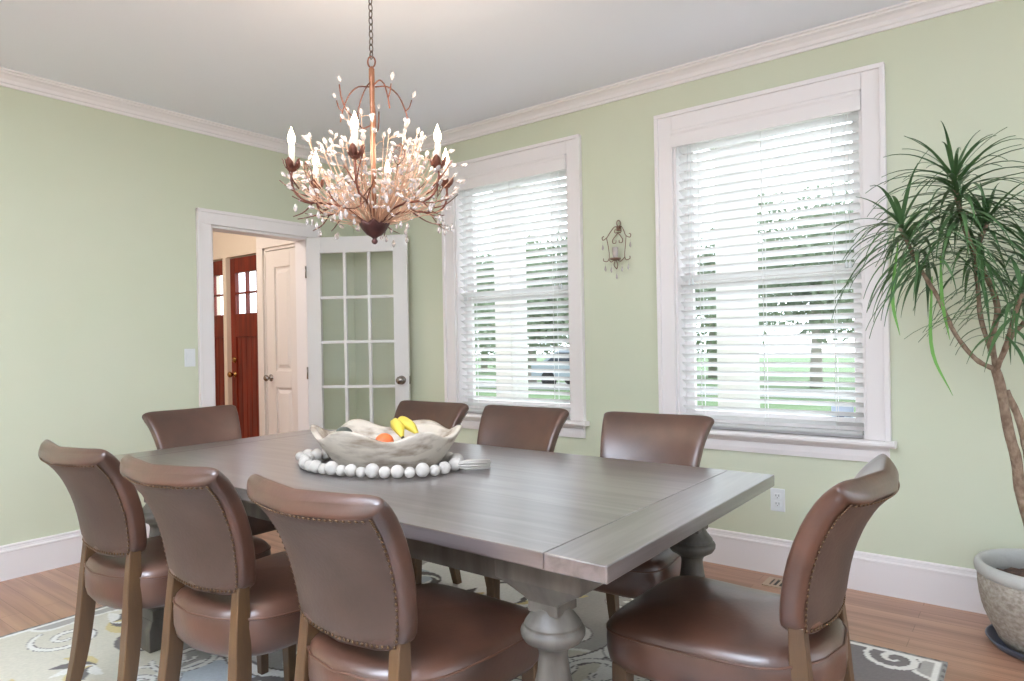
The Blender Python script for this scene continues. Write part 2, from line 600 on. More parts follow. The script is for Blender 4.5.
def build_blind(k):
    x0, x1 = WIN[k]
    x0 += 0.018
    x1 -= 0.018
    lbl = {1: 'white slatted blind in the window beside the open glazed door', 2: 'white slatted blind in the window nearest the tall potted plant'}[k]
    yb = W + 0.035
    o = empty('window_blind', ((x0 + x1) / 2, yb, WZ0))
    tag(o, lbl, 'blind', 'window blinds')
    O = Vector(o.location)

    def part(mb, name, mm, bevel=0.0):
        mb.xf(Matrix.Translation(-O))
        return mb.build(name, mm, o, bevel)
    m = MB()
    m.prism([(W - 0.03, WZ1 - 0.096), (W - 0.03, WZ1 - 0.03), (W - 0.036, WZ1 - 0.018), (W - 0.036, WZ1 - 0.006), (W - 0.016, WZ1 - 0.006), (W - 0.016, WZ1 - 0.096)], 'x', x0 - 0.016, x1 + 0.016)
    part(m, 'valance', M_trim)
    m = MB()
    m.box(x0, x1, yb - 0.028, yb + 0.028, WZ1 - 0.07, WZ1 - 0.018)
    part(m, 'headrail', M_blind)
    m = MB()
    pitch = 0.0475
    tilt = math.radians(29)
    zt = WZ1 - 0.105
    n = int((zt - (WZ0 + 0.05)) / pitch) + 1
    for i in range(n):
        z = zt - i * pitch
        prof_t, prof_b = [], []
        for q in range(5):
            a = (q / 4 - 0.5) * 0.051
            crown_h = 0.0022 * (1 - (a / 0.025) ** 2)
            yy = yb + a * math.cos(tilt) + crown_h * math.sin(tilt)
            zz = z - a * math.sin(tilt) + crown_h * math.cos(tilt)
            prof_t.append((yy, zz + 0.0012))
            prof_b.append((yy, zz - 0.0012))
        m.prism(prof_t + prof_b[::-1], 'x', x0 + 0.003, x1 - 0.003)
    part(m, 'slats', M_blind)
    zb = WZ0 + 0.002
    m = MB().box(x0 + 0.002, x1 - 0.002, yb - 0.026, yb + 0.026, zb + 0.012, zb + 0.030)
    part(m, 'bottom_rail', M_blind, 0.003)
    for f in (0.13, 0.5, 0.87):
        m = MB()
        xx = x0 + (x1 - x0) * f
        for yy in (yb - 0.024, yb + 0.024):
            m.box(xx - 0.0015, xx + 0.0015, yy - 0.001, yy + 0.001, zb + 0.03, WZ1 - 0.07)
        part(m, 'ladder_cord', M_blind)
    for xx, za in ((x0 + 0.075, 1.52), (x1 - 0.05, 1.55)):
        m = MB()
        for d in (-0.008, 0.008):
            m.tube([(xx + d, W - 0.006, WZ1 - 0.09), (xx + d, W - 0.006, za)], 0.0012, 5)
            m.lathe([(0.002, 0.03), (0.006, 0.022), (0.0085, 0.0), (0.006, -0.006)], (xx + d, W - 0.006, za - 0.02), 8)
        part(m, 'lift_cord', M_plate)
    return o


for k in (1, 2):
    build_window(k)
    build_blind(k)

# the small sticker on the lower pane of the window by the plant
st = MB().box(-0.803, -0.702, W + 0.094, W + 0.0975, 0.782, 0.862).build('window_sticker', M_stick)
tag(st, 'small pale blue sticker on the lower corner of the right window pane', 'sticker')
m = MB()
for x0, x1, z0, z1 in ((-0.79, -0.74, 0.815, 0.822), (-0.735, -0.715, 0.806, 0.83), (-0.76, -0.715, 0.795, 0.80), (-0.78, -0.745, 0.803, 0.808)):
    m.box(x0, x1, W + 0.0934, W + 0.0942, z0, z1)
m.build('printed_marks', M_ink, st)


# ------------------------------------------------------------------ doors
def glazed_door():
    o = empty('door_1', (L + 0.012, D1 - 0.01, 0.0), math.atan2(0.40, 0.66))
    tag(o, 'white glazed door of fifteen panes standing open near the corner', 'door', kind='structure')
    w, h, t = 0.77, 2.005, 0.036
    s, top, bot = 0.108, 0.118, 0.235
    m = MB()
    m.box(0.004, s, -t, 0, 0.008, h)
    m.box(w - s, w, -t, 0, 0.008, h)
    m.box(s, w - s, -t, 0, h - top, h)
    m.box(s, w - s, -t, 0, 0.008, bot)
    m.build('leaf', M_frd, o, 0.003)
    gx0, gx1, gz0, gz1 = s, w - s, bot, h - top
    m = MB()
    mw = 0.022
    for i in (1, 2):
        x = gx0 + (gx1 - gx0) * i / 3
        m.box(x - mw / 2, x + mw / 2, -t + 0.004, -0.004, gz0, gz1)
    for i in range(1, 5):
        z = gz0 + (gz1 - gz0) * i / 5
        m.box(gx0, gx1, -t + 0.0045, -0.0045, z - mw / 2, z + mw / 2)
    m.build('muntins', M_frd, o, 0.003)
    for i in range(3):
        for j in range(5):
            xa = gx0 + (gx1 - gx0) * i / 3
            xb = gx0 + (gx1 - gx0) * (i + 1) / 3
            za = gz0 + (gz1 - gz0) * j / 5
            zb = gz0 + (gz1 - gz0) * (j + 1) / 5
            MB().box(xa + 0.004, xb - 0.004, -t / 2 - 0.002, -t / 2 + 0.002, za + 0.004, zb - 0.004).build('pane', M_glass, o)
    m = MB()
    kz, kx = 0.94, w - 0.055
    for sg in (-1, 1):
        y = -t if sg < 0 else 0
        m2 = MB()
        m2.lathe([(0.0325, 0), (0.0325, 0.004), (0.026, 0.009), (0.011, 0.012), (0.011, 0.03), (0.02, 0.036), (0.0285, 0.048), (0.029, 0.056), (0.02, 0.066), (0.002, 0.069)], n=20)
        m2.xf(Matrix.Translation((kx, y, kz)) @ Matrix.Rotation(PI / 2 * (1 if sg < 0 else -1), 4, 'X'))
        m.add(m2.v, m2.f, True)
    m.build('knob', M_nickel, o)
    MB().box(w - 0.001, w + 0.002, -t * 0.8, -t * 0.2, kz - 0.03, kz + 0.03).build('latch_plate', M_nickel, o)
    for z in (0.25, 1.0, 1.75):
        MB().tube([(0.0, -t - 0.004, z - 0.045), (0.0, -t - 0.004, z + 0.045)], 0.006, 8).build('hinge', M_nickel, o)


glazed_door()

# hall beyond the doorway
CW = 3.27      # closet wall
m = MB()
m.box(-5.26, -5.15, CW, CW + 0.1, 0, CEIL)
m.box(-4.655, L - 0.12, CW, CW + 0.1, 0, CEIL)
m.box(-5.15, -4.655, CW, CW + 0.1, 2.03, CEIL)
m.box(-5.26, -5.16, CW + 0.1, W, 0, CEIL)
m.build('wall_closet', M_door)['kind'] = 'structure'
m = MB()
FX0, FX1 = -6.205, -5.30       # front door, x
m.box(-8.2, -6.62, W, W + T, 0, CEIL)
m.box(-6.62, FX1 + 0.05, W, W + T, 2.075, CEIL)
m.box(FX1 + 0.05, L - 0.12, W, W + T, 0, CEIL)
m.build('wall_hall_front', M_cream)['kind'] = 'structure'
m = MB().box(-8.3, -8.2, 0.2, W + T, 0, CEIL)
m.build('wall_hall_end', M_cream)['kind'] = 'structure'
m = MB().box(-8.2, L - 0.12, 0.2, 0.3, 0, CEIL)
m.build('wall_hall_back', M_cream)['kind'] = 'structure'
MB().box(-8.2, L - 0.12, 0.2, W + 0.16, CEIL, CEIL + 0.1).build('ceiling_hall', M_ceil)['kind'] = 'structure'

# closet door with raised panels
o = empty('door_2', (-4.672, CW, 0))
tag(o, 'narrow white panelled closet door in the hall', 'door', kind='structure')
m = MB()
w = 0.46
for x0, x1, z0, z1 in ((-w, -w + 0.12, 0.01, 2.0), (-0.12, 0, 0.01, 2.0), (-w + 0.12, -0.12, 1.86, 2.0), (-w + 0.12, -0.12, 0.86, 1.0), (-w + 0.12, -0.12, 0.01, 0.22)):
    m.box(x0, x1, 0.004, 0.04, z0, z1)
m.build('leaf', M_door, o, 0.003)
for z0, z1 in ((1.0, 1.86), (0.22, 0.86)):
    m = MB()
    a, b = -w + 0.12, -0.12
    ring = lambda i, y: [(a + i, y, z0 + i), (b - i, y, z0 + i), (b - i, y, z1 - i), (a + i, y, z1 - i)]
    m.rings([ring(0, 0.03), ring(0, 0.018), ring(0.02, 0.022), ring(0.05, 0.008)], False)
    m.build('raised_panel', M_door, o)
m2 = MB().lathe([(0.03, 0), (0.03, 0.004), (0.011, 0.01), (0.011, 0.03), (0.022, 0.036), (0.028, 0.05), (0.02, 0.062), (0.002, 0.065)], n=16)
m2.xf(Matrix.Translation((-w + 0.055, 0.004, 0.94)) @ Matrix.Rotation(PI / 2, 4, 'X'))
m2.build('knob', M_nickel, o)
for z in (0.3, 1.05, 1.78):
    MB().box(-0.004, 0.012, -0.004, 0.006, z - 0.045, z + 0.045).build('hinge', M_dark, o)
m = MB()
m.box(-5.235, -5.15, CW - 0.018, CW, 0, 2.03)
m.box(-4.655, -4.57, CW - 0.018, CW, 0, 2.03)
m.box(-5.235, -4.57, CW - 0.018, CW, 2.03, 2.115)
m.box(-5.15, -5.135, CW, CW + 0.1, 0, 2.03)
m.box(-4.67, -4.655, CW + 0.01, CW + 0.1, 0, 2.03)
m.box(-5.15, -4.655, CW, CW + 0.1, 2.005, 2.03)
m.build('trim_4', M_door, bevel=0.003)['kind'] = 'structure'


# red entrance door and sidelight
def red_door(name, x0, x1, nx, label):
    o = empty(name, ((x0 + x1) / 2, W + 0.05, 0))
    tag(o, label, 'door', kind='structure')
    h = 2.065
    y0, y1 = W + 0.03, W + 0.075
    st = 0.085 if nx > 2 else 0.034
    gz0, gz1 = 1.525, 1.92
    X = o.location.x
    tr = Matrix.Translation(-Vector(o.location))
    m = MB()
    m.box(x0, x0 + st, y0, y1, 0.02, h)
    m.box(x1 - st, x1, y0, y1, 0.02, h)
    m.box(x0 + st, x1 - st, y0, y1, gz1, h)
    m.box(x0 + st, x1 - st, y0, y1, 1.30, gz0)
    m.box(x0 + st, x1 - st, y0, y1, 0.02, 0.25)
    m.xf(tr).build('leaf', M_red, o, 0.004)
    m = MB()
    n = max(1, round((x1 - x0 - 2 * st) / 0.085))
    pw = (x1 - x0 - 2 * st) / n
    for i in range(n):
        a = x0 + st + pw * i
        m.prism([(a, y0 + 0.02), (a + 0.006, y0 + 0.012), (a + pw - 0.006, y0 + 0.012), (a + pw, y0 + 0.02), (a + pw, y1 - 0.01), (a, y1 - 0.01)], 'z', 0.25, 1.30)
    m.xf(tr).build('plank_panel', M_red, o)
    m = MB()
    for i in range(1, nx):
        a = x0 + st + (x1 - x0 - 2 * st) * i / nx
        m.box(a - 0.009, a + 0.009, y0 + 0.004, y1 - 0.004, gz0, gz1)
    zc = (gz0 + gz1) / 2
    m.box(x0 + st, x1 - st, y0 + 0.006, y1 - 0.006, zc - 0.009, zc + 0.009)
    m.xf(tr).build('glazing_bars', M_red, o)
    MB().box(x0 + st, x1 - st, W + 0.05, W + 0.054, gz0, gz1).xf(tr).build('pane', M_glass, o)
    return o, tr


o, tr = red_door('door_3', FX0, FX1, 4, 'red mahogany entrance door with small upper panes in the hall')
m = MB().lathe([(0.03, 0), (0.03, 0.006), (0.012, 0.012), (0.012, 0.035), (0.024, 0.042), (0.03, 0.056), (0.02, 0.07), (0.002, 0.073)], n=16)
m.xf(Matrix.Translation((FX0 + 0.06, W + 0.03, 0.94)) @ Matrix.Rotation(PI / 2, 4, 'X'))
m.xf(tr).build('knob', M_brass, o)
m = MB().lathe([(0.03, 0), (0.03, 0.008), (0.022, 0.016), (0.002, 0.018)], n=16)
m.xf(Matrix.Translation((FX0 + 0.06, W + 0.03, 1.08)) @ Matrix.Rotation(PI / 2, 4, 'X'))
m.xf(tr).build('deadbolt', M_brass, o)
red_door('door_4', -6.57, -6.265, 1, 'narrow red mahogany sidelight beside the entrance door')
m = MB()
m.box(-6.265, FX0, W - 0.012, W + 0.1, 0, 2.075)
m.box(-6.66, -6.57, W - 0.012, W + 0.1, 0, 2.075)
m.build('trim_5', M_cream)['kind'] = 'structure'

# switch, outlet, floor register
o = empty('light_switch', (L, 2.193, 1.14))
tag(o, 'white rocker light switch on the wall left of the doorway', 'light switch')
MB().box(0, 0.006, -0.036, 0.036, -0.058, 0.058).build('wall_plate', M_plate, o, 0.003)
MB().prism([(0.004, -0.033), (0.008, -0.033), (0.0115, 0.033), (0.004, 0.033)], 'y', -0.017, 0.017).build('rocker', M_plate, o)
o = empty('wall_outlet', (-1.041, W, 0.378))
tag(o, 'white electrical outlet low on the wall under the right window', 'outlet')
MB().box(-0.036, 0.036, -0.006, 0, -0.058, 0.058).build('wall_plate', M_plate, o, 0.003)
for z in (-0.02, 0.02):
    f = MB().box(-0.017, 0.017, -0.0085, -0.004, z - 0.014, z + 0.014).build('receptacle', M_plate, o, 0.003)
    m = MB()
    for x in (-0.007, 0.007):
        m.box(x - 0.0013, x + 0.0013, -0.0092, -0.008, z - 0.002, z + 0.008)
    m.box(-0.002, 0.002, -0.0092, -0.008, z - 0.010, z - 0.006)
    m.build('slots', M_dark, f)
o = empty('floor_register', (-0.915, 3.40, 0.0))
tag(o, 'small metal floor register vent by the baseboard under the right window', 'floor vent')
m = MB()
for x0, x1, y0, y1 in ((-0.15, 0.15, -0.065, -0.045), (-0.15, 0.15, 0.045, 0.065), (-0.15, -0.125, -0.045, 0.045), (0.125, 0.15, -0.045, 0.045)):
    m.box(x0, x1, y0, y1, 0, 0.006)
m.build('frame', M_vent, o)
MB().box(-0.125, 0.125, -0.045, 0.045, 0.0005, 0.0015).build('opening', M_dark, o)
m = MB()
for i in range(9):
    m.box(-0.115 + i * 0.026, -0.105 + i * 0.026, -0.045, 0.045, 0.001, 0.005)
m.build('louvers', M_vent, o)


# ------------------------------------------------------------------ rug with a scroll pattern woven in
def build_rug():
    x0, x1, y0, y1 = -3.44, -0.265, 0.47, 2.905
    nx, ny = int((x1 - x0) / 0.0065), int((y1 - y0) / 0.0065)
    X, Y = np.meshgrid(np.linspace(0, x1 - x0, nx), np.linspace(0, y1 - y0, ny))
    Wd, Hd = x1 - x0, y1 - y0
    lin = lambda r, g, b: np.array(srgb(r, g, b)[:3])
    cream, grey, blue, char, tan, sage = lin(232, 230, 224), lin(172, 168, 162), lin(188, 194, 200), lin(112, 106, 104), lin(208, 192, 142), lin(212, 207, 192)
    C = np.zeros((ny, nx, 3)) + grey
    # soft patches of ground colour
    for (cx, cy, r, c) in [(0.4, 0.4, 0.6, sage), (1.2, 1.9, 0.7, cream), (2.5, 0.5, 0.7, blue), (2.6, 1.9, 0.55, cream), (1.5, 0.7, 0.6, blue), (0.5, 1.7, 0.6, blue), (1.9, 1.3, 0.5, sage), (2.85, 2.2, 0.42, char * 1.25), (1.3, 1.35, 0.35, char * 1.3), (0.35, 1.1, 0.3, char * 1.3), (2.3, 2.3, 0.3, cream), (2.0, 0.3, 0.4, char * 1.3)]:
        a = np.arctan2(Y - cy, X - cx)
        d = np.hypot(X - cx, Y - cy) - r * (0.8 + 0.2 * np.cos(5 * a + cx * 7))
        C[d < 0] = c
        C[np.abs(d) < 0.012] = cream
    def stroke(pts, w, c, edge=None):
        pts = np.array(pts)
        w = np.broadcast_to(np.array(w, float), (len(pts),))
        for layer in ([(edge, 1.35)] if edge is not None else []) + [(c, 1.0)]:
            for i in range(len(pts) - 1):
                p, q = pts[i], pts[i + 1]
                rr = max(w[i], w[i + 1]) * layer[1]
                i0 = max(int((min(p[0], q[0]) - rr) / Wd * nx) - 1, 0); i1 = min(int((max(p[0], q[0]) + rr) / Wd * nx) + 2, nx)
                j0 = max(int((min(p[1], q[1]) - rr) / Hd * ny) - 1, 0); j1 = min(int((max(p[1], q[1]) + rr) / Hd * ny) + 2, ny)
                if i1 <= i0 or j1 <= j0:
                    continue
                xs, ys = X[j0:j1, i0:i1], Y[j0:j1, i0:i1]
                d = q - p
                t = np.clip(((xs - p[0]) * d[0] + (ys - p[1]) * d[1]) / max(d @ d, 1e-9), 0, 1)
                dist = np.hypot(xs - p[0] - t * d[0], ys - p[1] - t * d[1])
                ww = (w[i] + (w[i + 1] - w[i]) * t) * layer[1]
                C[j0:j1, i0:i1][dist < ww] = layer[0]
    def spiral(cx, cy, r, a0, turns, sgn, w, c, edge=None):
        n = int(26 * turns) + 8
        pts, ws = [], []
        for i in range(n):
            t = i / (n - 1)
            a = a0 + sgn * 2 * PI * turns * t
            rr = r * (1 - 0.86 * t)
            pts.append((cx + rr * math.cos(a), cy + rr * math.sin(a)))
            ws.append(w * (0.55 + 0.45 * math.sin(PI * min(1, t * 1.1))))
        stroke(pts, ws, c, edge)
    def leafy(x, y, ang, ln, c):
        n = 9
        pts = [(x + ln * t * math.cos(ang + 0.5 * t), y + ln * t * math.sin(ang + 0.5 * t)) for t in np.linspace(0, 1, n)]
        stroke(pts, [0.004 + ln * 0.16 * math.sin(PI * t) for t in np.linspace(0.02, 0.98, n)], c)
    rr = random.Random(3)
    # large sweeping vines
    for k in range(7):
        px, py = rr.uniform(0, Wd), rr.uniform(0, Hd)
        a = rr.uniform(0, 2 * PI)
        pts = [(px, py)]
        for i in range(40):
            a += 0.10 * math.sin(i / 6 + k) + 0.03
            px += 0.05 * math.cos(a)
            py += 0.05 * math.sin(a)
            pts.append((px, py))
        stroke(pts, 0.028, cream, char if k % 2 else tan)
    cells = [(i, j) for i in range(9) for j in range(7)]
    rr.shuffle(cells)
    for n_, (i, j) in enumerate(cells):
        cx = (i + 0.5 + rr.uniform(-0.3, 0.3)) * Wd / 9
        cy = (j + 0.5 + rr.uniform(-0.3, 0.3)) * Hd / 7
        kd = n_ % 5
        r = rr.uniform(0.10, 0.19)
        if kd in (0, 1):
            spiral(cx, cy, r, rr.uniform(0, 6.28), rr.uniform(1.1, 1.7), rr.choice((-1, 1)), 0.014, cream, char)
        elif kd == 2:
            spiral(cx, cy, r * 1.25, rr.uniform(0, 6.28), 1.2, rr.choice((-1, 1)), 0.024, char)
            spiral(cx, cy, r * 0.8, rr.uniform(0, 6.28), 0.8, 1, 0.012, cream)
        elif kd == 3:
            b = rr.uniform(0, 6.28)
            for q in range(6):
                leafy(cx, cy, b + q * 0.55, r * (1.3 - 0.1 * q), (tan, char, cream)[q % 3])
        else:
            for q in range(7):
                a = q * 2 * PI / 7
                leafy(cx + 0.03 * math.cos(a), cy + 0.03 * math.sin(a), a, r * 0.75, cream if q % 2 else tan)
    # border lines, then the far right corner and near left corner motifs
    bd = np.minimum(np.minimum(X, Wd - X), np.minimum(Y, Hd - Y))
    C[bd < 0.018] = grey * 0.75
    C[(bd < 0.035) & (bd >= 0.018)] = cream
    s = 0.5 + 0.5 * np.sin((X + Y) * 130)
    C[(bd < 0.012) & (s > 0.5)] = char
    C *= (0.94 + 0.12 * rng.random((ny, nx, 1)))
    # fine mesh, pile slightly raised
    me = bpy.data.meshes.new('area_rug')
    V = np.zeros((ny * nx, 3), dtype=np.float32)
    V[:, 0] = X.ravel() + x0
    V[:, 1] = Y.ravel() + y0
    V[:, 2] = 0.010 + 0.0012 * rng.random(nx * ny)
    edge_i = [(0, i) for i in range(nx)] + [(j, nx - 1) for j in range(1, ny)] + [(ny - 1, i) for i in range(nx - 2, -1, -1)] + [(j, 0) for j in range(ny - 2, 0, -1)]
    idx = np.arange(nx * ny).reshape(ny, nx)
    F = np.stack([idx[:-1, :-1], idx[:-1, 1:], idx[1:, 1:], idx[1:, :-1]], -1).reshape(-1, 4)
    ev = np.array([idx[j, i] for j, i in edge_i])
    sk = V[ev].copy()
    sk[:, 2] = 0.0005
    base_i = len(V) + np.arange(len(ev))
    V = np.vstack([V, sk])
    F2 = np.stack([np.roll(ev, -1), ev, base_i, np.roll(base_i, -1)], -1)
    F = np.vstack([F, F2])
    me.vertices.add(len(V)); me.vertices.foreach_set('co', V.ravel())
    me.loops.add(len(F) * 4); me.loops.foreach_set('vertex_index', F.ravel().astype(np.int32))
    me.polygons.add(len(F)); me.polygons.foreach_set('loop_start', np.arange(0, len(F) * 4, 4, dtype=np.int32))
    me.update(calc_edges=True)
    ca = me.color_attributes.new('weave', 'FLOAT_COLOR', 'POINT')
    cc = np.ones((len(V), 4), dtype=np.float32)
    cc[:nx * ny, :3] = C.reshape(-1, 3)
    cc[nx * ny:, :3] = grey * 0.8
    ca.data.foreach_set('color', cc.ravel())
    mm = bpy.data.materials.new('woven_wool')
    mm.use_nodes = True
    n, l = mm.node_tree.nodes, mm.node_tree.links
    at = n.new('ShaderNodeAttribute')
    at.attribute_name = 'weave'
    b = n['Principled BSDF']
    b.inputs['Roughness'].default_value = 0.95
    b.inputs['Specular IOR Level'].default_value = 0.2
    l.new(at.outputs['Color'], b.inputs['Base Color'])
    me.materials.append(mm)
    o = bpy.data.objects.new('area_rug', me)
    col.objects.link(o)
    tag(o, 'large grey, cream and tan scroll-patterned rug under the dining table', 'rug')


build_rug()

# ------------------------------------------------------------------ dining table
TX0, TX1, TY0, TY1, TZ = -3.04, -0.667, 1.156, 2.238, 0.76
TCX, TCY = (TX0 + TX1) / 2, (TY0 + TY1) / 2
RUGZ = 0.0115
def build_table():
    o = empty('dining_table', (TCX, TCY, RUGZ))
    tag(o, 'long weathered grey-brown wooden trestle dining table with turned legs', 'table')
    z = TZ - RUGZ
    hx, hy = (TX1 - TX0) / 2, (TY1 - TY0) / 2
    bw = 0.15
    MB().box(-hx + bw + 0.0008, hx - bw - 0.0008, -hy, hy, z - 0.037, z).build('tabletop', M_table, o, 0.003)
    for s in (-1, 1):
        MB().box(s * (hx - bw), s * hx, -hy, hy, z - 0.037, z).build('breadboard_end', M_bread, o, 0.003)
    lx, ly = 0.961, 0.402
    for s in (-1, 1):
        MB().box(-lx, lx, s * ly - 0.02, s * ly + 0.02, z - 0.135, z - 0.037).build('apron', M_tleg, o, 0.002)
        MB().box(s * lx - 0.03, s * lx + 0.03, -ly - 0.06, ly + 0.06, z - 0.085, z - 0.037).build('cross_rail', M_tleg, o, 0.002)
    for sx in (-1, 1):
        for sy in (-1, 1):
            cx, cy = sx * lx, sy * ly
            m = MB()
            sq = lambda h, k, zz: [(cx - h, cy - k, zz), (cx + h, cy - k, zz), (cx + h, cy + k, zz), (cx - h, cy + k, zz)]
            m.lathe([(0.052, 0.155), (0.058, 0.165), (0.058, 0.178), (0.046, 0.188), (0.05, 0.21), (0.060, 0.25), (0.062, 0.29), (0.057, 0.335), (0.047, 0.385), (0.038, 0.43), (0.034, 0.462), (0.034, 0.474), (0.039, 0.486), (0.053, 0.495), (0.067, 0.503), (0.0745, 0.515), (0.0755, 0.524), (0.072, 0.531), (0.066, 0.534), (0.0655, 0.538), (0.067, 0.541), (0.060, 0.550), (0.051, 0.561), (0.044, 0.574), (0.043, 0.580)], (cx, cy, 0), 28)
            m.rings([sq(0.058, 0.058, 0.117), sq(0.058, 0.058, 0.156)], False)
            m.rings([sq(0.041, 0.041, 0.570), sq(0.041, 0.041, 0.594), sq(0.05, 0.045, 0.603), sq(0.075, 0.052, 0.618), sq(0.103, 0.06, 0.634), sq(0.118, 0.064, 0.642), sq(0.12, 0.065, z - 0.043)], False)
            lg = m.build('leg', M_tleg, o, 0.002)
            m = MB()
            m.rings([sq(0.066, 0.075, 0), sq(0.066, 0.075, 0.085), sq(0.058, 0.060, 0.118)], False)
            m.build('foot', M_tleg, lg, 0.003)
    return o


build_table()


# ------------------------------------------------------------------ dining chairs
CHAIR_PATH = [(-.190, .527), (-.200, .60), (-.219, .68), (-.251, .758), (-.288, .816), (-.324, .852), (-.346, .866)]
BP = catmull([(0, y, z) for y, z in CHAIR_PATH], 25)


def back_pt(s, xr, side):
    """point on the backrest: s along its height 0..1, xr across -1..1, side -1 back .. 1 front (in half thicknesses)"""
    k = s * (len(BP) - 1)
    i = min(int(k), len(BP) - 2)
    p = BP[i].lerp(BP[i + 1], k - i)
    t = (BP[min(i + 2, len(BP) - 1)] - BP[max(i - 1, 0)]).normalized()
    nrm = Vector((0, t.z, -t.y))
    hw = 0.178 + 0.062 * s ** 0.9
    # rounded ends
    if s < 0.09:
        hw *= 1 - 0.13 * (1 - s / 0.09) ** 2
    th = 0.033 - 0.005 * s
    x = xr * hw
    y = p.y + (0.026 + 0.028 * s) * xr * xr
    z = p.z + 0.010 * s * s * xr * xr - 0.012 * (1 - s) ** 6 * (1 - xr * xr)
    return Vector((x, y + nrm.y * side * th, z + nrm.z * side * th))


def make_chair():
    root = empty('dining_chair')
    # seat
    m = MB()
    n = 56
    def ring(z, sc, dz=0.0):
        r = []
        for j in range(n):
            a = 2 * PI * j / n
            p = 2 / 5.5
            cx, cy = sgnpow(math.cos(a), p), sgnpow(math.sin(a), p)
            hw = 0.228 + 0.017 * cy
            x = cx * hw * sc if sc > 0.9 else cx * hw * sc
            y = 0.058 + cy * 0.248 * sc
            back = max(0.0, -cy) ** 2 * sc ** 2
            y -= 0.048 * back * max(0.0, 1 - (x / 0.17) ** 2) * sc
            r.append((x, y, z + (0.016 * back if z > 0.4 else 0.0)))
        return r
    m.rings([ring(0.352, 0.90), ring(0.355, 0.95), ring(0.368, 0.98), ring(0.395, 1.0), ring(0.425, 1.003), ring(0.445, 0.995), ring(0.460, 0.972), ring(0.471, 0.93), ring(0.481, 0.84), ring(0.491, 0.68), ring(0.500, 0.47), ring(0.505, 0.24), ring(0.507, 0.04)])
    seat = m.build('seat', M_leather, root)
    m = MB()
    m.tube(ring(0.447, 0.997), 0.0032, 6, closed=True)
    m.build('piping', M_pipe, seat)
    # backrest
    m = MB()
    rings = []
    nc = 52
    S = [0, 0.004, 0.015, 0.035, 0.07, 0.12, 0.2, 0.28, 0.36, 0.44, 0.52, 0.6, 0.68, 0.75, 0.82, 0.88, 0.925, 0.955, 0.978, 0.992, 1.0]
    for s in S:
        e = 1.0
        if s < 0.035: e = math.sqrt(max(0.0, 1 - (1 - s / 0.035) ** 2))
        if s > 0.93: e = math.sqrt(max(0.0, 1 - ((s - 0.93) / 0.07) ** 2))
        e = max(e, 0.06)
        wsc = 1 - 0.07 * (1 - e)
        r = []
        for j in range(nc):
            a = 2 * PI * j / nc
            xr = sgnpow(math.cos(a), 2 / 10.0) * wsc
            sd = sgnpow(math.sin(a), 2 / (3.6 - 1.5 * min(1, max(0, (s - 0.78) / 0.15)))) * e
            r.append(back_pt(s, xr, sd))
        rings.append(r)
    m.rings(rings)
    back = m.build('backrest', M_leather, root)
    # the outer back panel, framed by the nails
    m = MB()
    G = []
    for i in range(13):
        s = 0.045 + (0.87 - 0.045) * i / 12
        G.append([back_pt(s, -0.925 + 1.85 * j / 12, -1.0 if 0 < j < 12 and 0 < i < 12 else -0.84) + Vector((0, -0.0028, 0)) for j in range(13)])
    vs = [p for r in G for p in r]
    m.add(vs, [(i * 13 + j, i * 13 + j + 1, (i + 1) * 13 + j + 1, (i + 1) * 13 + j) for i in range(12) for j in range(12)], True)
    tag(m.build('back_panel', M_suede, back), 'greyer worn leather panel on the back')
    # nailhead trim set into the back face
    m = MB()
    def nail(p, q):
        d = (q - p).normalized()
        a = d.orthogonal().normalized()
        b = d.cross(a)
        R = 0.0052
        r1 = [p + a * (R * math.cos(t)) + b * (R * math.sin(t)) for t in (0, PI / 3, 2 * PI / 3, PI, 4 * PI / 3, 5 * PI / 3)]
        r2 = [p + d * 0.003 + a * (R * .6 * math.cos(t)) + b * (R * .6 * math.sin(t)) for t in (0, PI / 3, 2 * PI / 3, PI, 4 * PI / 3, 5 * PI / 3)]
        m.rings([r1, r2])
    X_E = 0.925
    S_T = 0.87
    for sx in (-1, 1):
        for i in range(27):
            s = 0.045 + (S_T - 0.045) * i / 26
            k = 1 - abs(X_E) ** 2.6 * 0 
            nail(back_pt(s, sx * X_E, -0.88), back_pt(s, sx * X_E, -2))
    for i in range(1, 30):
        xr = -X_E + 2 * X_E * i / 30
        nail(back_pt(S_T, xr, -0.965), back_pt(S_T, xr, -2))
    for i in range(1, 24):
        xr = -X_E + 2 * X_E * i / 24
        nail(back_pt(0.045, xr, -0.965), back_pt(0.045, xr, -2))
    m.build('nailhead_trim', M_nail, back)
    # legs
    for sx in (-1, 1):
        m = MB()
        sq = lambda x, y, h, z: [(x - h, y - h, z), (x + h, y - h, z), (x + h, y + h, z), (x - h, y + h, z)]
        m.rings([sq(sx * 0.206, 0.244, 0.0145, 0), sq(sx * 0.204, 0.24, 0.021, 0.33), sq(sx * 0.204, 0.24, 0.021, 0.37)], False)
        m.build('leg', M_cleg, root, 0.003)
    for sx in (-1, 1):
        m = MB()
        path = catmull([(sx * 0.180, -0.246, 0), (sx * 0.175, -0.214, 0.14), (sx * 0.168, -0.193, 0.30), (sx * 0.163, -0.186, 0.42), (sx * 0.158, -0.178, 0.550)], 14)
        rs = []
        for i, p in enumerate(path):
            t = i / 13
            hx = 0.0165 + 0.004 * math.sin(PI * min(t * 1.2, 1)); hy = 0.017 + 0.007 * math.sin(PI * t)
            rs.append([(p.x - hx, p.y - hy, p.z), (p.x + hx, p.y - hy, p.z), (p.x + hx, p.y + hy, p.z), (p.x - hx, p.y + hy, p.z)])
        m.rings(rs, False)
        m.build('leg', M_cleg, root, 0.003)
    return root


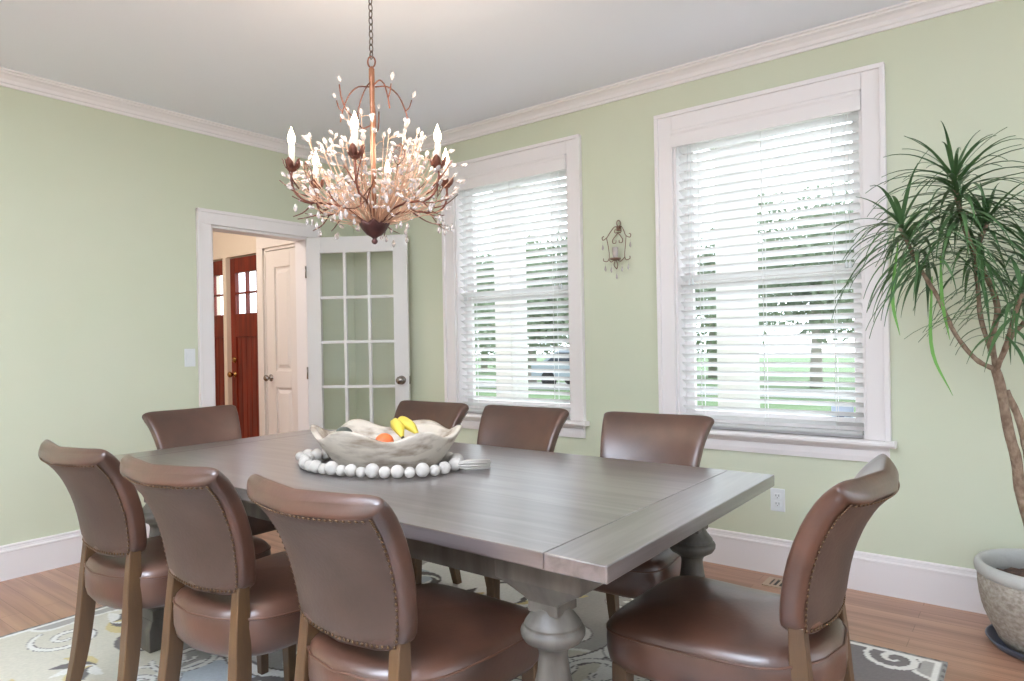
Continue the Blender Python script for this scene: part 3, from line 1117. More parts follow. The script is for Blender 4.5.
CHAIRS = [  # x, y, rotation, label
    (-1.254, 1.185, 0.00, 'brown leather dining chair on the near long side, closest to the turned table leg'),
    (-1.862, 1.160, 0.05, 'brown leather dining chair in the middle of the near long side'),
    (-2.447, 1.145, 0.02, 'brown leather dining chair on the near long side, furthest left by the green wall'),
    (-0.600, 1.735, PI / 2 - 0.02, 'brown leather dining chair at the table end near the potted plant'),
    (-1.203, 2.245, PI + 0.05, 'brown leather dining chair on the window side, in front of the right window'),
    (-1.868, 2.240, PI + 0.03, 'brown leather dining chair on the window side, in front of the left window'),
    (-2.455, 2.235, PI + 0.03, 'brown leather dining chair behind the wooden bowl, beside the glazed door'),
    (-3.040, 1.697, -PI / 2, 'brown leather dining chair at the table end near the hall doorway'),
]
chair0 = make_chair()
for i, (x, y, r, lb) in enumerate(CHAIRS):
    c = chair0 if i == 0 else copy_tree(chair0)
    c.location = (x, y, RUGZ)
    c.rotation_euler = (0, 0, r)
    tag(c, lb, 'chair', 'dining chairs around the table')

# ------------------------------------------------------------------ centrepiece: dough bowl, fruit, bead garland
def build_bowl():
    loc = (-1.862, 1.663, TZ + 0.001)
    o_rot = 0.24
    m = MB()
    n = 72
    def rim(t, k):
        """k 0..1 from the base edge to the rim on the outside"""
        lob = math.cos(6 * (t - 0.42)) * 0.85 + math.cos(5 * t + 1.3) * 0.15
        a, b = 0.182 + 0.096 * k ** 0.8, 0.114 + 0.088 * k ** 0.8
        r = 1 + 0.03 * lob * k
        p = 2 / 2.3
        return Vector((sgnpow(math.cos(t), p) * a * r, sgnpow(math.sin(t), p) * b * r, 0.128 * k + 0.020 * lob * k ** 2.0))
    rings = []
    T_ = [2 * PI * j / n for j in range(n)]
    rings.append([Vector((0.02 * math.cos(t), 0.02 * math.sin(t), 0.0)) for t in T_])
    for k in (0, 0.03, 0.15, 0.35, 0.55, 0.75, 0.9, 0.985):
        rings.append([rim(t, k) for t in T_])
    rings.append([rim(t, 1.0) * 0.99 + Vector((0, 0, 0.006)) for t in T_])
    for k in (1.0, 0.9, 0.7, 0.45, 0.2):
        out = []
        for t in T_:
            q = rim(t, k)
            h = math.hypot(q.x, q.y)
            f = (h - 0.020) / h
            out.append(Vector((q.x * f, q.y * f, q.z * 0.93 + 0.012)))
        rings.append(out)
    rings.append([Vector((0.09 * math.cos(t), 0.05 * math.sin(t), 0.014)) for t in T_])
    rings.append([Vector((0.01 * math.cos(t), 0.005 * math.sin(t), 0.013)) for t in T_])
    m.rings(rings)
    b = m.build('dough_bowl', M_bowl)
    b.location = loc
    b.rotation_euler = (0, 0, o_rot)
    tag(b, 'whitewashed carved wooden bowl with scalloped rim at the table centre', 'bowl')

    def world(x, y, z):
        c, s = math.cos(o_rot), math.sin(o_rot)
        return (loc[0] + x * c - y * s, loc[1] + x * s + y * c, loc[2] + z)
    # bananas: from the shared stem down to the dark tips
    def banana(p, q, label):
        p, q = Vector(p), Vector(q)
        o = empty('banana', p)
        tag(o, label, 'banana', 'bananas in the bowl')
        d = q - p
        pts = [d * t + Vector((0, 0, 0.016 * math.sin(PI * t))) for t in np.linspace(0, 1, 13)]
        rs = [0.007, 0.009, 0.015, 0.020, 0.022, 0.0225, 0.0225, 0.022, 0.0205, 0.018, 0.014, 0.010, 0.006]
        MB().tube(pts, rs, 6).build('peel', M_banana, o)
        b_ = pts[-1] - pts[-2]
        MB().tube([pts[-1], pts[-1] + b_ * 0.4, pts[-1] + b_ * 0.7], [0.006, 0.006, 0.005], 6).build('tip', M_tip, o)
        b_ = pts[0] - pts[1]
        MB().tube([pts[0], pts[0] + b_ * 0.7, pts[0] + b_ * 1.2], [0.006, 0.0045, 0.006], 6).build('stem', M_banana, o)
    banana((-1.876, 1.722, 0.914), (-1.748, 1.708, 0.880), 'yellow banana in the wooden bowl with its dark tip to the right')
    banana((-1.884, 1.715, 0.910), (-1.774, 1.660, 0.872), 'yellow banana in the wooden bowl pointing to the front rim')
    for nm, c, r, mm, lb, sc in (('orange', (-1.838, 1.632, 0.853), 0.034, M_orange, 'orange fruit at the front dip of the wooden bowl rim', (1, 1, .95)),
                                 ('avocado', (-2.045, 1.618, 0.870), 0.030, M_avo, 'dark avocado at the left end of the wooden bowl', (1.3, 0.95, 0.9))):
        f = MB().sphere((0, 0, 0), r, 16, 10, sc).build(nm, mm)
        f.location = c
        tag(f, lb, nm, 'fruit in the wooden bowl')
    # bead garland laid round the bowl
    g = empty('bead_garland', (loc[0] - 0.012, loc[1] - 0.022, TZ))
    tag(g, 'white wooden bead garland laid around the bowl on the table', 'bead garland')
    circ = []
    N = 400
    for i in range(N):
        t = 2 * PI * i / N
        circ.append((0.296 * sgnpow(math.cos(t), 0.9), 0.186 * sgnpow(math.sin(t), 0.9)))
    # walk the loop laying beads of two sizes edge to edge
    first = None
    ang = 0
    sizes = [0.0225, 0.0185, 0.024, 0.019, 0.0215, 0.018, 0.0245, 0.02]
    per = sum(math.dist(circ[i], circ[(i + 1) % N]) for i in range(N))
    d_acc, k, dist = 0.0, 0, 0.0
    meshes = {}
    pos = 0.0
    cum = [0.0]
    for i in range(N):
        cum.append(cum[-1] + math.dist(circ[i], circ[(i + 1) % N]))
    def at_len(s):
        s %= per
        i = int(np.searchsorted(cum, s, 'right')) - 1
        i = min(i, N - 1)
        f = (s - cum[i]) / max(cum[i + 1] - cum[i], 1e-9)
        a, b2 = circ[i], circ[(i + 1) % N]
        return a[0] + (b2[0] - a[0]) * f, a[1] + (b2[1] - a[1]) * f
    s = 0.0
    while s < per - 0.03:
        r = sizes[k % len(sizes)]
        x, y = at_len(s + r)
        c, sn = math.cos(o_rot), math.sin(o_rot)
        if r not in meshes:
            bo = MB().sphere((0, 0, 0), r, 16, 10).build('bead', M_bead, g)
            meshes[r] = bo
        else:
            bo = meshes[r].copy()
            col.objects.link(bo)
        bo.location = (x * c - y * sn, x * sn + y * c, r)
        s += 2 * r * 0.99
        k += 1
    # second short strand on the far left, tail and tassel on the right
    for q, (x, y) in enumerate(((-0.352, 0.03), (-0.345, 0.072), (-0.322, 0.108), (-0.352, -0.012))):
        bo = list(meshes.values())[q % 4].copy()
        col.objects.link(bo)
        bo.location = (x * c - y * sn, x * sn + y * c, 0.021)
    m = MB()
    p0 = Vector((0.306, 0.02, 0.022))
    for j in range(34):
        a, rr_ = random.uniform(0, 2 * PI), math.sqrt(random.random())
        off = Vector((0, math.cos(a) * rr_, math.sin(a) * rr_ * 0.8))
        m.tube([p0 + off * 0.010, p0 + Vector((0.03, 0.02, -0.001)) + off * 0.021, p0 + Vector((0.085, 0.075, -0.004)) + off * 0.0185], 0.004, 4)
    m.xf(Matrix.Rotation(o_rot, 4, 'Z')).build('tassel', M_tassel, g)


build_bowl()


# ------------------------------------------------------------------ chandelier
def build_chandelier():
    CX, CY = -1.955, 1.706
    o = empty('chandelier', (CX, CY, CEIL))
    tag(o, 'bronze twig chandelier with candle bulbs and crystal beads above the table', 'chandelier')
    Z = lambda z: z - CEIL
    MB().lathe([(0.062, 0), (0.06, -0.012), (0.04, -0.024), (0.012, -0.032), (0.008, -0.045)], n=24).build('ceiling_canopy', M_bronze, o)
    m = MB()
    z, i = CEIL - 0.045, 0
    while z > 2.285:
        pts = []
        for a in np.linspace(0, 2 * PI, 14, endpoint=False):
            p = (0.008 * math.cos(a), 0, 0.0155 * math.sin(a))
            pts.append((p[0], 0, z - 0.0155 + p[2] - CEIL) if i % 2 else (0, p[0], z - 0.0155 + p[2] - CEIL))
        m.tube(pts, 0.0023, 5, closed=True)
        z -= 0.0255
        i += 1
    m.build('chain', M_chain, o)
    m = MB()
    m.tube([(0.011 * math.cos(a), 0.0085 * math.cos(a), Z(2.262) + 0.021 * math.sin(a)) for a in np.linspace(0, 2 * PI, 18, endpoint=False)], 0.0032, 6, closed=True)
    m.build('loop', M_bronze, o)
    MB().lathe([(0.009, Z(1.64)), (0.010, Z(1.9)), (0.009, Z(2.10)), (0.011, Z(2.2)), (0.011, Z(2.235)), (0.004, Z(2.245))], n=12).build('stem', M_stem, o)
    # pointed leaf bowl and finial
    m = MB()
    n = 32
    rs = []
    for r, z in ((0.004, 1.578), (0.010, 1.583), (0.012, 1.59), (0.007, 1.598), (0.012, 1.604), (0.030, 1.614), (0.045, 1.632), (0.052, 1.646), (0.058, 1.658), (0.052, 1.655), (0.040, 1.646), (0.012, 1.642)):
        ring = []
        for j in range(n):
            t = 2 * PI * j / n
            lob = max(0.0, (r - 0.03) / 0.035)
            ring.append(((r + 0.006 * lob * math.cos(8 * t)) * math.cos(t), (r + 0.006 * lob * math.cos(8 * t)) * math.sin(t), Z(z) + 0.008 * lob * math.cos(8 * t)))
        rs.append(ring)
    m.rings(rs)
    m.build('leaf_bowl', M_oxblood, o)
    # the six arms
    base_a = YAW
    for k in range(6):
        a = base_a + math.radians(-90 + 60 * k)
        ca, sa = math.cos(a), math.sin(a)
        P = lambda r, z, t=0.0: (r * ca - t * sa, r * sa + t * ca, Z(z))
        arm = MB().tube(catmull([P(0.03, 1.652), P(0.09, 1.70), P(0.17, 1.715), P(0.245, 1.715), P(0.288, 1.745), P(0.301, 1.79), P(0.298, 1.82)], 22), 0.0042, 6)
        for (r1, z1, r2, z2, t2) in ((0.19, 1.718, 0.31, 1.72, 0.05), (0.245, 1.735, 0.335, 1.79, -0.03), (0.275, 1.76, 0.33, 1.85, 0.04), (0.15, 1.712, 0.27, 1.66, -0.05), (0.22, 1.722, 0.30, 1.655, 0.02), (0.13, 1.71, 0.2, 1.79, 0.05)):
            arm.tube(catmull([P(r1, z1), P((r1 + r2) / 2, (z1 + z2) / 2 - 0.012, t2 * 0.35), P(r2, z2, t2)], 8), [0.003, 0.0028, 0.0027, 0.0025, 0.0024, 0.0022, 0.002, 0.0018], 5)
        ob = arm.build('arm', M_bronze, o)
        cup = MB()
        cup.lathe([(0.004, -0.004), (0.016, 0.002), (0.018, 0.012), (0.013, 0.018)], P(0.298, 1.82), 12)
        for q in range(5):
            b = q * 2 * PI / 5 + 0.3
            c0 = Vector(P(0.298, 1.82))
            d = Vector((math.cos(b), math.sin(b), 0))
            s = Vector((-math.sin(b), math.cos(b), 0))
            sec = []
            for t_, wd, ou in ((0, 0.004, 0.008), (0.3, 0.013, 0.022), (0.6, 0.014, 0.027), (0.85, 0.008, 0.029), (1, 0.001, 0.033)):
                c_ = c0 + d * ou + Vector((0, 0, 0.042 * t_))
                sec.append([c_ - s * wd, c_ - d * 0.0016 + s * 0, c_ + s * wd, c_ + d * 0.0016])
            cup.rings(sec)
        cup.build('candle_cup', M_bronze, ob)
        MB().lathe([(0.0105, 0), (0.0105, 0.078), (0.007, 0.080)], P(0.298, 1.83), 14).build('candle_sleeve', M_candle, ob)
        bx = MB().lathe([(0.005, 0), (0.009, 0.008), (0.0135, 0.022), (0.0125, 0.034), (0.007, 0.05), (0.003, 0.060), (0.0008, 0.068)], P(0.298, 1.908), 14)
        bx.build('flame_bulb', M_bulb, ob)
        lamp('candle_light', 'POINT', (CX + 0.298 * ca, CY + 0.298 * sa, 2.005), 1.7, (1.0, 0.82, 0.66), 0.03)
    # scrolls at the top of the stem
    for k in range(5):
        a = base_a + k * 2 * PI / 5 + 0.35
        ca, sa = math.cos(a), math.sin(a)
        P = lambda r, z: (r * ca, r * sa, Z(z))
        m = MB()
        if k % 2 == 0:
            m.tube(catmull([P(0.012, 2.17), P(0.06, 2.175), P(0.10, 2.145), P(0.125, 2.09), P(0.135, 2.05)], 14), 0.0028, 5)
            m.tube(catmull([P(0.125, 2.09), P(0.14, 2.105), P(0.15, 2.135)], 6), 0.0022, 5)
        else:
            m.tube(catmull([P(0.012, 2.02), P(0.055, 2.0), P(0.075, 2.04), P(0.05, 2.12), P(0.012, 2.18), P(-0.01, 2.19)], 18), 0.0026, 5)
            m.tube(catmull([P(0.07, 2.03), P(0.12, 2.04), P(0.15, 2.08), P(0.16, 2.13)], 8), 0.0026, 5)
        m.build('scroll', M_bronze, o)
    # fine gilded twigs and crystals
    beads = []
    for k in range(128):
        a = random.uniform(0, 2 * PI)
        ca, sa = math.cos(a), math.sin(a)
        el = random.random()
        R = 0.04 + 0.265 * math.sqrt(random.random())
        zt = 1.68 + 0.36 * el * (1.06 - 0.55 * (R / 0.32) ** 2)
        if R > 0.24:
            zt = random.uniform(1.66, 1.90)
        side = random.uniform(-0.05, 0.05)
        P = lambda r, z, t=0.0: Vector((r * ca - t * sa, r * sa + t * ca, Z(z)))
        p0 = P(random.uniform(0.012, 0.045), 1.648)
        p1 = P(R * 0.45 + 0.015, 1.66 + (zt - 1.66) * 0.30, side * 0.3)
        p2 = P(R * 0.85, 1.66 + (zt - 1.66) * 0.72, side * 0.8)
        p3 = P(R, zt, side)
        m = MB().tube(catmull([p0, p1, p2, p3], 11), [0.0019] * 5 + [0.0016] * 6, 4)
        nb = random.choice((2, 2, 3, 3))
        for q in range(nb):
            f = random.uniform(0.35, 0.95)
            b0 = p1.lerp(p2, f) if f < 0.6 else p2.lerp(p3, f)
            d = Vector((random.uniform(-1, 1), random.uniform(-1, 1), random.uniform(-0.3, 1))).normalized()
            b1 = b0 + d * random.uniform(0.02, 0.045)
            m.tube([b0, b0.lerp(b1, 0.5) + Vector((0, 0, 0.004)), b1], 0.0014, 4)
            beads.append((b1, d))
        beads.append((p3, (p3 - p2).normalized()))
        m.build('twig', M_gold, o) if k < 96 else TW.append(m)
    # wire leaves
    for k in range(9):
        a = base_a + k * 0.72 + 0.3
        ca, sa = math.cos(a), math.sin(a)
        R0 = 0.15 + 0.05 * (k % 3)
        c = Vector((R0 * ca, R0 * sa, Z(1.74 + 0.03 * (k % 4))))
        t = Vector((-sa, ca, 0))
        upv = Vector((ca * 0.35, sa * 0.35, 1)).normalized()
        m = MB()
        H, wd = 0.075, 0.023
        for sg in (-1, 1):
            m.tube([c + upv * (H * q) + t * (sg * wd * math.sin(PI * q)) for q in np.linspace(0, 1, 9)], 0.0016, 4)
        m.tube([c - upv * 0.05, c, c + upv * H], 0.0014, 4)
        for q in (0.25, 0.45, 0.65):
            m.tube([c + upv * (H * q) - t * wd * math.sin(PI * (q + 0.12)) + upv * H * 0.12, c + upv * (H * q), c + upv * (H * q) + t * wd * math.sin(PI * (q + 0.12)) + upv * H * 0.12], 0.001, 4)
        m.build('wire_leaf', M_bronze, o)
    # hanging crystals round the outside and at the scroll tips
    for k in range(34):
        a = random.uniform(0, 2 * PI)
        R = random.uniform(0.17, 0.31)
        beads.append((Vector((R * math.cos(a), R * math.sin(a), Z(random.uniform(1.635, 1.70)))), Vector((0, 0, -1))))
    for k in range(26):
        a = random.uniform(0, 2 * PI)
        R = random.uniform(0.26, 0.33)
        beads.append((Vector((R * math.cos(a), R * math.sin(a), Z(random.uniform(1.72, 1.93)))), Vector((math.cos(a), math.sin(a), 0.3)).normalized()))
    for k in range(5):
        a = base_a + k * 2 * PI / 5 + 0.35
        R = 0.155
        beads.append((Vector((R * math.cos(a), R * math.sin(a), Z(2.145 if k % 2 == 0 else 2.14))), Vector((0.4 * math.cos(a), 0.4 * math.sin(a), 1)).normalized()))
    proto = MB().lathe([(0.0008, -0.002), (0.0042, 0.003), (0.0072, 0.011), (0.0066, 0.017), (0.004, 0.023), (0.0008, 0.026)], n=8).build('crystal', M_crystal, o)
    order = sorted(range(len(beads)), key=lambda i: -(beads[i][0].x * math.sin(YAW) - beads[i][0].y * math.cos(YAW)))
    rest = MB()
    first = True
    for q, i in enumerate(order):
        p, d = beads[i]
        Q = d.to_track_quat('Z', 'Y')
        sc = random.uniform(0.8, 1.15)
        if q < 100:
            c = proto if first else proto.copy()
            if not first:
                col.objects.link(c)
            first = False
            c.location = p
            c.rotation_mode = 'QUATERNION'
            c.rotation_quaternion = Q
            c.scale = (sc, sc, sc)
        else:
            st_ = len(rest.v)
            rest.lathe([(0.0008, -0.002), (0.0042, 0.003), (0.0072, 0.011), (0.0066, 0.017), (0.004, 0.023), (0.0008, 0.026)], n=8)
            rest.xf(Matrix.Translation(p) @ Q.to_matrix().to_4x4() @ Matrix.Scale(sc, 4), st_)
    tag(rest.build('crystals', M_crystal, o), kind='stuff')
    tw = MB()
    for t in TW:
        tw.add(t.v, t.f, True)
    tag(tw.build('twigs', M_gold, o), kind='stuff')


TW = []
build_chandelier()


# ------------------------------------------------------------------ wall sconce between the windows
def build_sconce():
    o = empty('wall_sconce', (-1.915, W, 1.73))
    tag(o, 'small scrolled iron wall sconce hung between the two windows', 'sconce')
    def curl(m, pts, r=0.0026, n=20):
        m.tube(catmull(pts, n), r, 6)
    Y = -0.022
    m = MB()
    m.tube([(0.012 * math.cos(a), -0.012, 0.155 + 0.018 * math.sin(a)) for a in np.linspace(0, 2 * PI, 14, endpoint=False)], 0.0035, 6, closed=True)
    m.box(-0.009, 0.009, -0.022, 0, 0.112, 0.138)
    m.build('back_plate', M_iron, o)
    m = MB()
    for s in (-1, 1):
        curl(m, [(0, Y, 0.13), (s * 0.022, Y, 0.135), (s * 0.045, Y - 0.01, 0.105), (s * 0.062, Y - 0.02, 0.075), (s * 0.088, Y - 0.02, 0.062), (s * 0.094, Y - 0.02, 0.078), (s * 0.082, Y - 0.02, 0.084)])
        curl(m, [(0, Y, 0.112), (s * 0.018, Y, 0.118), (s * 0.02, Y, 0.10), (0, Y, 0.10), (s * 0.012, Y, 0.085), (s * 0.032, Y - 0.005, 0.06), (s * 0.03, Y - 0.005, 0.04), (s * 0.012, Y - 0.005, 0.04), (s * 0.01, Y - 0.005, 0.055)])
        curl(m, [(s * 0.064, Y - 0.02, 0.07), (s * 0.056, Y - 0.015, 0.02), (s * 0.05, Y - 0.015, -0.04), (s * 0.062, Y - 0.02, -0.065), (s * 0.085, Y - 0.02, -0.06), (s * 0.086, Y - 0.02, -0.045)])
        curl(m, [(s * 0.052, Y - 0.02, -0.05), (s * 0.03, Y - 0.03, -0.072), (0, Y - 0.03, -0.055), (s * 0.012, Y - 0.03, -0.09), (0, Y - 0.02, -0.115)])
    m.build('scrollwork', M_iron, o)
    MB().lathe([(0.006, -0.068), (0.03, -0.06), (0.034, -0.052), (0.03, -0.055), (0.004, -0.058)], (0, Y - 0.035, 0), 16).build('candle_cup', M_iron, o)
    MB().lathe([(0.010, -0.055), (0.017, -0.03), (0.018, 0.01), (0.017, 0.01), (0.016, -0.028), (0.001, -0.05)], (0, Y - 0.035, 0), 16).build('glass_cup', M_crystal, o)
    for x, z in ((-0.09, 0.05), (0.09, 0.05), (-0.075, -0.075), (0.075, -0.075), (-0.035, -0.085), (0.035, -0.085), (0, -0.125)):
        m = MB()
        m.tube([(x, Y - 0.02, z), (x, Y - 0.02, z - 0.014)], 0.0007, 4)
        m.lathe([(0.0008, -0.014), (0.005, -0.026), (0.007, -0.036), (0.004, -0.044), (0.0006, -0.048)], (x, Y - 0.02, z), 8)
        m.build('crystal_drop', M_crystal, o)


build_sconce()

# ------------------------------------------------------------------ the tall potted dracaena
PX, PY = 0.030, 3.245
o = empty('plant_saucer', (PX, PY, 0))
tag(o, 'round slate-blue glazed saucer under the stone plant pot', 'saucer')
MB().lathe([(0.165, 0.0), (0.175, 0.002), (0.200, 0.032), (0.196, 0.036), (0.190, 0.032), (0.165, 0.012), (0.01, 0.011)], n=48).build('dish', M_saucer, o)
o = empty('plant_pot', (PX, PY, 0.0115))
tag(o, 'rough grey stone plant pot with smooth rim standing by the baseboard', 'plant pot')
m = MB()
n = 64
prof = [(0.125, 0), (0.146, 0.003), (0.164, 0.03), (0.188, 0.08), (0.207, 0.13), (0.219, 0.18), (0.223, 0.22), (0.223, 0.262), (0.206, 0.262), (0.200, 0.2), (0.01, 0.19)]
rs = []
for i, (r, z) in enumerate(prof):
    rs.append([((r + (random.uniform(-0.003, 0.003) if 1 < i < 8 else 0)) * math.cos(2 * PI * j / n), (r + (random.uniform(-0.003, 0.003) if 1 < i < 8 else 0)) * math.sin(2 * PI * j / n), z) for j in range(n)])
m.rings(rs)
m.build('body', M_pot, o)
MB().lathe([(0.221, 0.262), (0.230, 0.270), (0.233, 0.286), (0.231, 0.300), (0.224, 0.309), (0.214, 0.312), (0.206, 0.306), (0.203, 0.29), (0.200, 0.20), (0.21, 0.205)], n=64, closed=True).build('rim', M_potrim, o)
m = MB()
rs = []
for r in (0.2, 0.15, 0.1, 0.05, 0.005):
    rs.append([(r * math.cos(2 * PI * j / 40), r * math.sin(2 * PI * j / 40), 0.235 + random.uniform(-0.006, 0.006) + (0.2 - r) * 0.05) for j in range(40)])
m.rings(rs, cap=False)
m.build('soil', M_soil, o)


def build_dracaena():
    o = empty('dracaena_plant', (PX, PY, 0.285))
    tag(o, 'tall dracaena plant with bare twisted trunks and drooping thin green leaves', 'plant')
    O = Vector(o.location)

    def stick(pts, r0_, r1_, name):
        pts = catmull([Vector(p) - O for p in pts], 26)
        n_ = len(pts)
        MB().tube(pts, [r0_ + (r1_ - r0_) * i / (n_ - 1) + random.uniform(-0.0012, 0.0012) for i in range(n_)], 9).build(name, M_bark, o)
    stick([(0.022, 3.240, 0.22), (-0.01, 3.22, 0.42), (-0.047, 3.186, 0.592), (-0.060, 3.168, 0.73), (-0.080, 3.159, 0.83), (-0.104, 3.140, 1.008), (-0.119, 3.128, 1.075)], 0.022, 0.0155, 'trunk')
    stick([(0.060, 3.258, 0.22), (0.035, 3.235, 0.42), (-0.008, 3.215, 0.60), (-0.028, 3.185, 0.76), (-0.050, 3.175, 0.88), (-0.085, 3.150, 0.985)], 0.018, 0.011, 'trunk')
    stick([(-0.119, 3.126, 1.066), (-0.176, 3.083, 1.108), (-0.235, 3.037, 1.204), (-0.283, 3.0, 1.338), (-0.334, 2.961, 1.448), (-0.393, 2.915, 1.605)], 0.009, 0.007, 'branch')
    stick([(-0.113, 3.131, 1.06), (-0.125, 3.122, 1.178), (-0.107, 3.136, 1.286), (-0.125, 3.122, 1.377), (-0.161, 3.094, 1.473), (-0.2, 3.064, 1.598), (-0.229, 3.042, 1.753)], 0.011, 0.008, 'branch')
    stick([(-0.125, 3.122, 1.12), (-0.158, 3.14, 1.25), (-0.165, 3.12, 1.36), (-0.170, 3.13, 1.50), (-0.135, 3.14, 1.62)], 0.009, 0.007, 'branch')
    stick([(-0.113, 3.131, 1.07), (-0.066, 3.168, 1.191), (-0.02, 3.20, 1.26), (0.0, 3.19, 1.418), (0.012, 3.19, 1.46)], 0.010, 0.007, 'branch')
    stick([(-0.113, 3.125, 1.06), (-0.085, 3.07, 1.15), (-0.055, 3.02, 1.26), (-0.03, 2.99, 1.34)], 0.009, 0.006, 'branch')

    def head(c, axis, n_, spread, lmin, lmax, droop, seed):
        R = random.Random(seed)
        m = MB()
        c = Vector(c) - O
        axis = Vector(axis).normalized()
        for i in range(n_):
            t = i / n_
            base = c - axis * (0.20 * (1 - t) ** 1.3)
            az = i * 2.399 + R.uniform(-0.3, 0.3)
            elev = math.radians(-6 + 62 * t ** 2.2 + R.uniform(-12, 14))
            a1 = axis.orthogonal().normalized()
            a2 = axis.cross(a1)
            rad = a1 * math.cos(az) + a2 * math.sin(az)
            d = (rad * math.cos(elev) + axis * math.sin(elev)).normalized()
            ln = R.uniform(lmin, lmax) * (0.75 + 0.35 * math.sin(PI * min(1, t * 1.1 + 0.1)))
            wd = R.uniform(0.0046, 0.0070)
            dr = droop * R.uniform(0.6, 1.5) * (1.3 - 0.6 * t)
            p = base.copy()
            side = d.cross(Vector((0, 0, 1)))
            side = side.normalized() if side.length > 0.05 else a1
            steps = 9
            vs = []
            for k in range(steps + 1):
                q = k / steps
                w_ = wd * (0.75 + 0.5 * math.sin(PI * min(1, q * 1.3))) * (1 - q ** 3) + 0.0004
                nn = side.cross(d).normalized()
                vs += [p - side * w_ + nn * 0.0012, p - nn * 0.0008, p + side * w_ + nn * 0.0012]
                p = p + d * (ln / steps)
                d = (d + Vector((0, 0, -dr * (0.35 + q)))).normalized()
                # keep clear of the walls
                if (p + O).y > 3.50:
                    d = Vector((d.x, -abs(d.y), d.z)).normalized()
                    p.y = min(p.y, 3.515 - O.y)
            fs = []
            for k in range(steps):
                a = k * 3
                fs += [(a, a + 1, a + 4, a + 3), (a + 1, a + 2, a + 5, a + 4)]
            m.add(vs, fs, True)
        m.build('foliage', M_leaf, o, fix=False)
    head((-0.393, 2.915, 1.62), (-0.5, -0.1, 1), 84, 1, 0.24, 0.40, 0.24, 1)
    head((-0.229, 3.042, 1.80), (-0.1, 0, 1), 100, 1, 0.26, 0.42, 0.20, 3)
    head((-0.135, 3.14, 1.64), (0.3, -0.2, 1), 74, 1, 0.24, 0.40, 0.22, 5)
    head((0.012, 3.19, 1.50), (0.25, 0, 1), 80, 1, 0.26, 0.42, 0.22, 7)
    head((-0.03, 2.99, 1.36), (0.3, -0.3, 1), 34, 1, 0.20, 0.34, 0.24, 9)
    # long young leaves hanging under the left crown
    m = MB()
    for (p, q, r_) in (((-0.30, 2.985, 1.42), (-0.305, 2.98, 1.15), (-0.245, 3.03, 0.97)), ((-0.40, 2.91, 1.55), (-0.42, 2.90, 1.34), (-0.40, 2.915, 1.20)), ((-0.275, 3.01, 1.50), (-0.27, 3.0, 1.32), (-0.25, 3.02, 1.18))):
        pts = catmull([Vector(p) - O, Vector(q) - O, Vector(r_) - O], 12)
        vs = []
        for k, a in enumerate(pts):
            w_ = 0.0065 * math.sin(PI * (0.08 + 0.9 * k / 11)) + 0.0006
            s = r0 * w_
            vs += [a - s, a + fw * 0.001, a + s]
        fs = []
        for k in range(11):
            b = k * 3
            fs += [(b, b + 1, b + 4, b + 3), (b + 1, b + 2, b + 5, b + 4)]
        m.add(vs, fs, True)
    m.build('young_leaves', M_leaf2, o, fix=False)


build_dracaena()

# ------------------------------------------------------------------ outside the windows
GZ = -0.55
MB().box(-60, 40, W + 0.2, 80, GZ - 0.2, GZ).build('ground_lawn', M_grass)['kind'] = 'structure'
MB().box(-9, 3, W + T, 5.85, -0.25, -0.12).build('floor_porch', M_porch)['kind'] = 'structure'
for x in (-4.28, -1.93):
    c = empty('porch_column', (x, 5.55, -0.12))
    tag(c, {-4.28: 'white porch column outside the window beside the glazed door', -1.93: 'white porch column outside the window nearest the plant'}[x], 'column', 'porch columns')
    MB().box(-0.20, 0.20, -0.20, 0.20, 0, 0.14).build('base', M_trim, c, 0.01)
    MB().lathe([(0.165, 0.14), (0.165, 2.4), (0.15, 2.9)], n=32).build('shaft', M_trim, c)
    MB().box(-0.2, 0.2, -0.2, 0.2, 2.9, 3.0).build('capital', M_trim, c, 0.01)
MB().box(-60, 40, 20.5, 24.0, GZ, GZ + 0.015).build('ground_driveway', M_drive)['kind'] = 'structure'


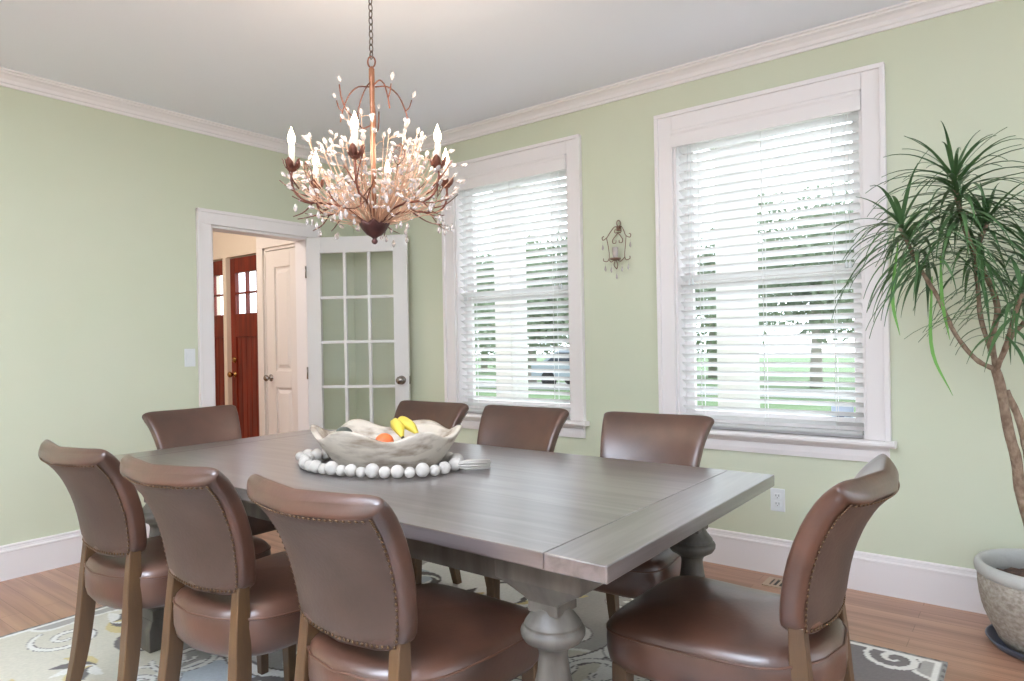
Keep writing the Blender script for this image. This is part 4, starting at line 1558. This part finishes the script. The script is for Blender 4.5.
def build_tree(x, y, h, r, seed, label):
    R = np.random.default_rng(seed)
    o = empty('garden_tree', (x, y, GZ))
    tag(o, label, 'tree', 'garden trees beyond the lawn')
    MB().tube([(0, 0, 0), (0.05, 0, h * 0.25), (0, 0.1, h * 0.6)], [0.22, 0.17, 0.08], 10).build('trunk', M_trunk, o)
    m = MB()
    cl = [(R.normal(0, r * 0.45), R.normal(0, r * 0.45), h * 0.52 + R.normal(0, h * 0.19)) for _ in range(34)]
    for c in cl:
        for _ in range(420):
            d = R.normal(size=3)
            d /= np.linalg.norm(d)
            p = Vector(c) + Vector(d) * (r * 0.36 * R.random() ** 0.4)
            a = Vector(R.normal(size=3)).normalized() * 0.11
            b = Vector(R.normal(size=3)).normalized() * 0.075
            m.add([p - a, p - b, p + a, p + b], [(0, 1, 2, 3)])
    m.build('crown', M_tree, o, fix=False)


for i, (x, y, h, r, lb) in enumerate(((-6.0, 25, 7.6, 3.0, 'pale green garden tree right of the porch column in the right window'),
                                      (-11.6, 30, 8.0, 3.0, 'pale green garden tree left of the porch column in the right window'),
                                      (-17.4, 24, 7.0, 2.8, 'pale green garden tree right of the porch column in the left window'),
                                      (-26.0, 31, 8.0, 3.2, 'pale green garden tree left of the porch column in the left window'))):
    build_tree(x, y, h, r, 11 + i, lb)

# a parked car across the lawn
c = empty('parked_car', (-13.2, 22.0, GZ + 0.016), 0.0)
tag(c, 'silver parked car across the lawn, through the left window', 'car')
body = [(-2.2, 0.3), (2.2, 0.3), (2.25, 0.62), (2.0, 0.82), (1.2, 0.92), (0.55, 1.38), (-0.95, 1.42), (-1.7, 0.98), (-2.2, 0.9)]
MB().prism(body, 'y', -0.85, 0.85).build('body', M_carp, c, 0.06)
MB().prism([(1.0, 0.94), (0.5, 1.30), (-0.9, 1.33), (-1.45, 0.98)], 'y', -0.87, 0.87).build('windows', M_cargl, c)
for wx in (-1.4, 1.4):
    for wy in (-0.86, 0.70):
        m = MB().lathe([(0.02, 0), (0.31, 0), (0.33, 0.03), (0.33, 0.13), (0.31, 0.16), (0.02, 0.16)], n=20)
        m.xf(Matrix.Translation((wx, wy + 0.16, 0.33)) @ Matrix.Rotation(PI / 2, 4, 'X'))
        m.build('wheel', M_tyre, c)
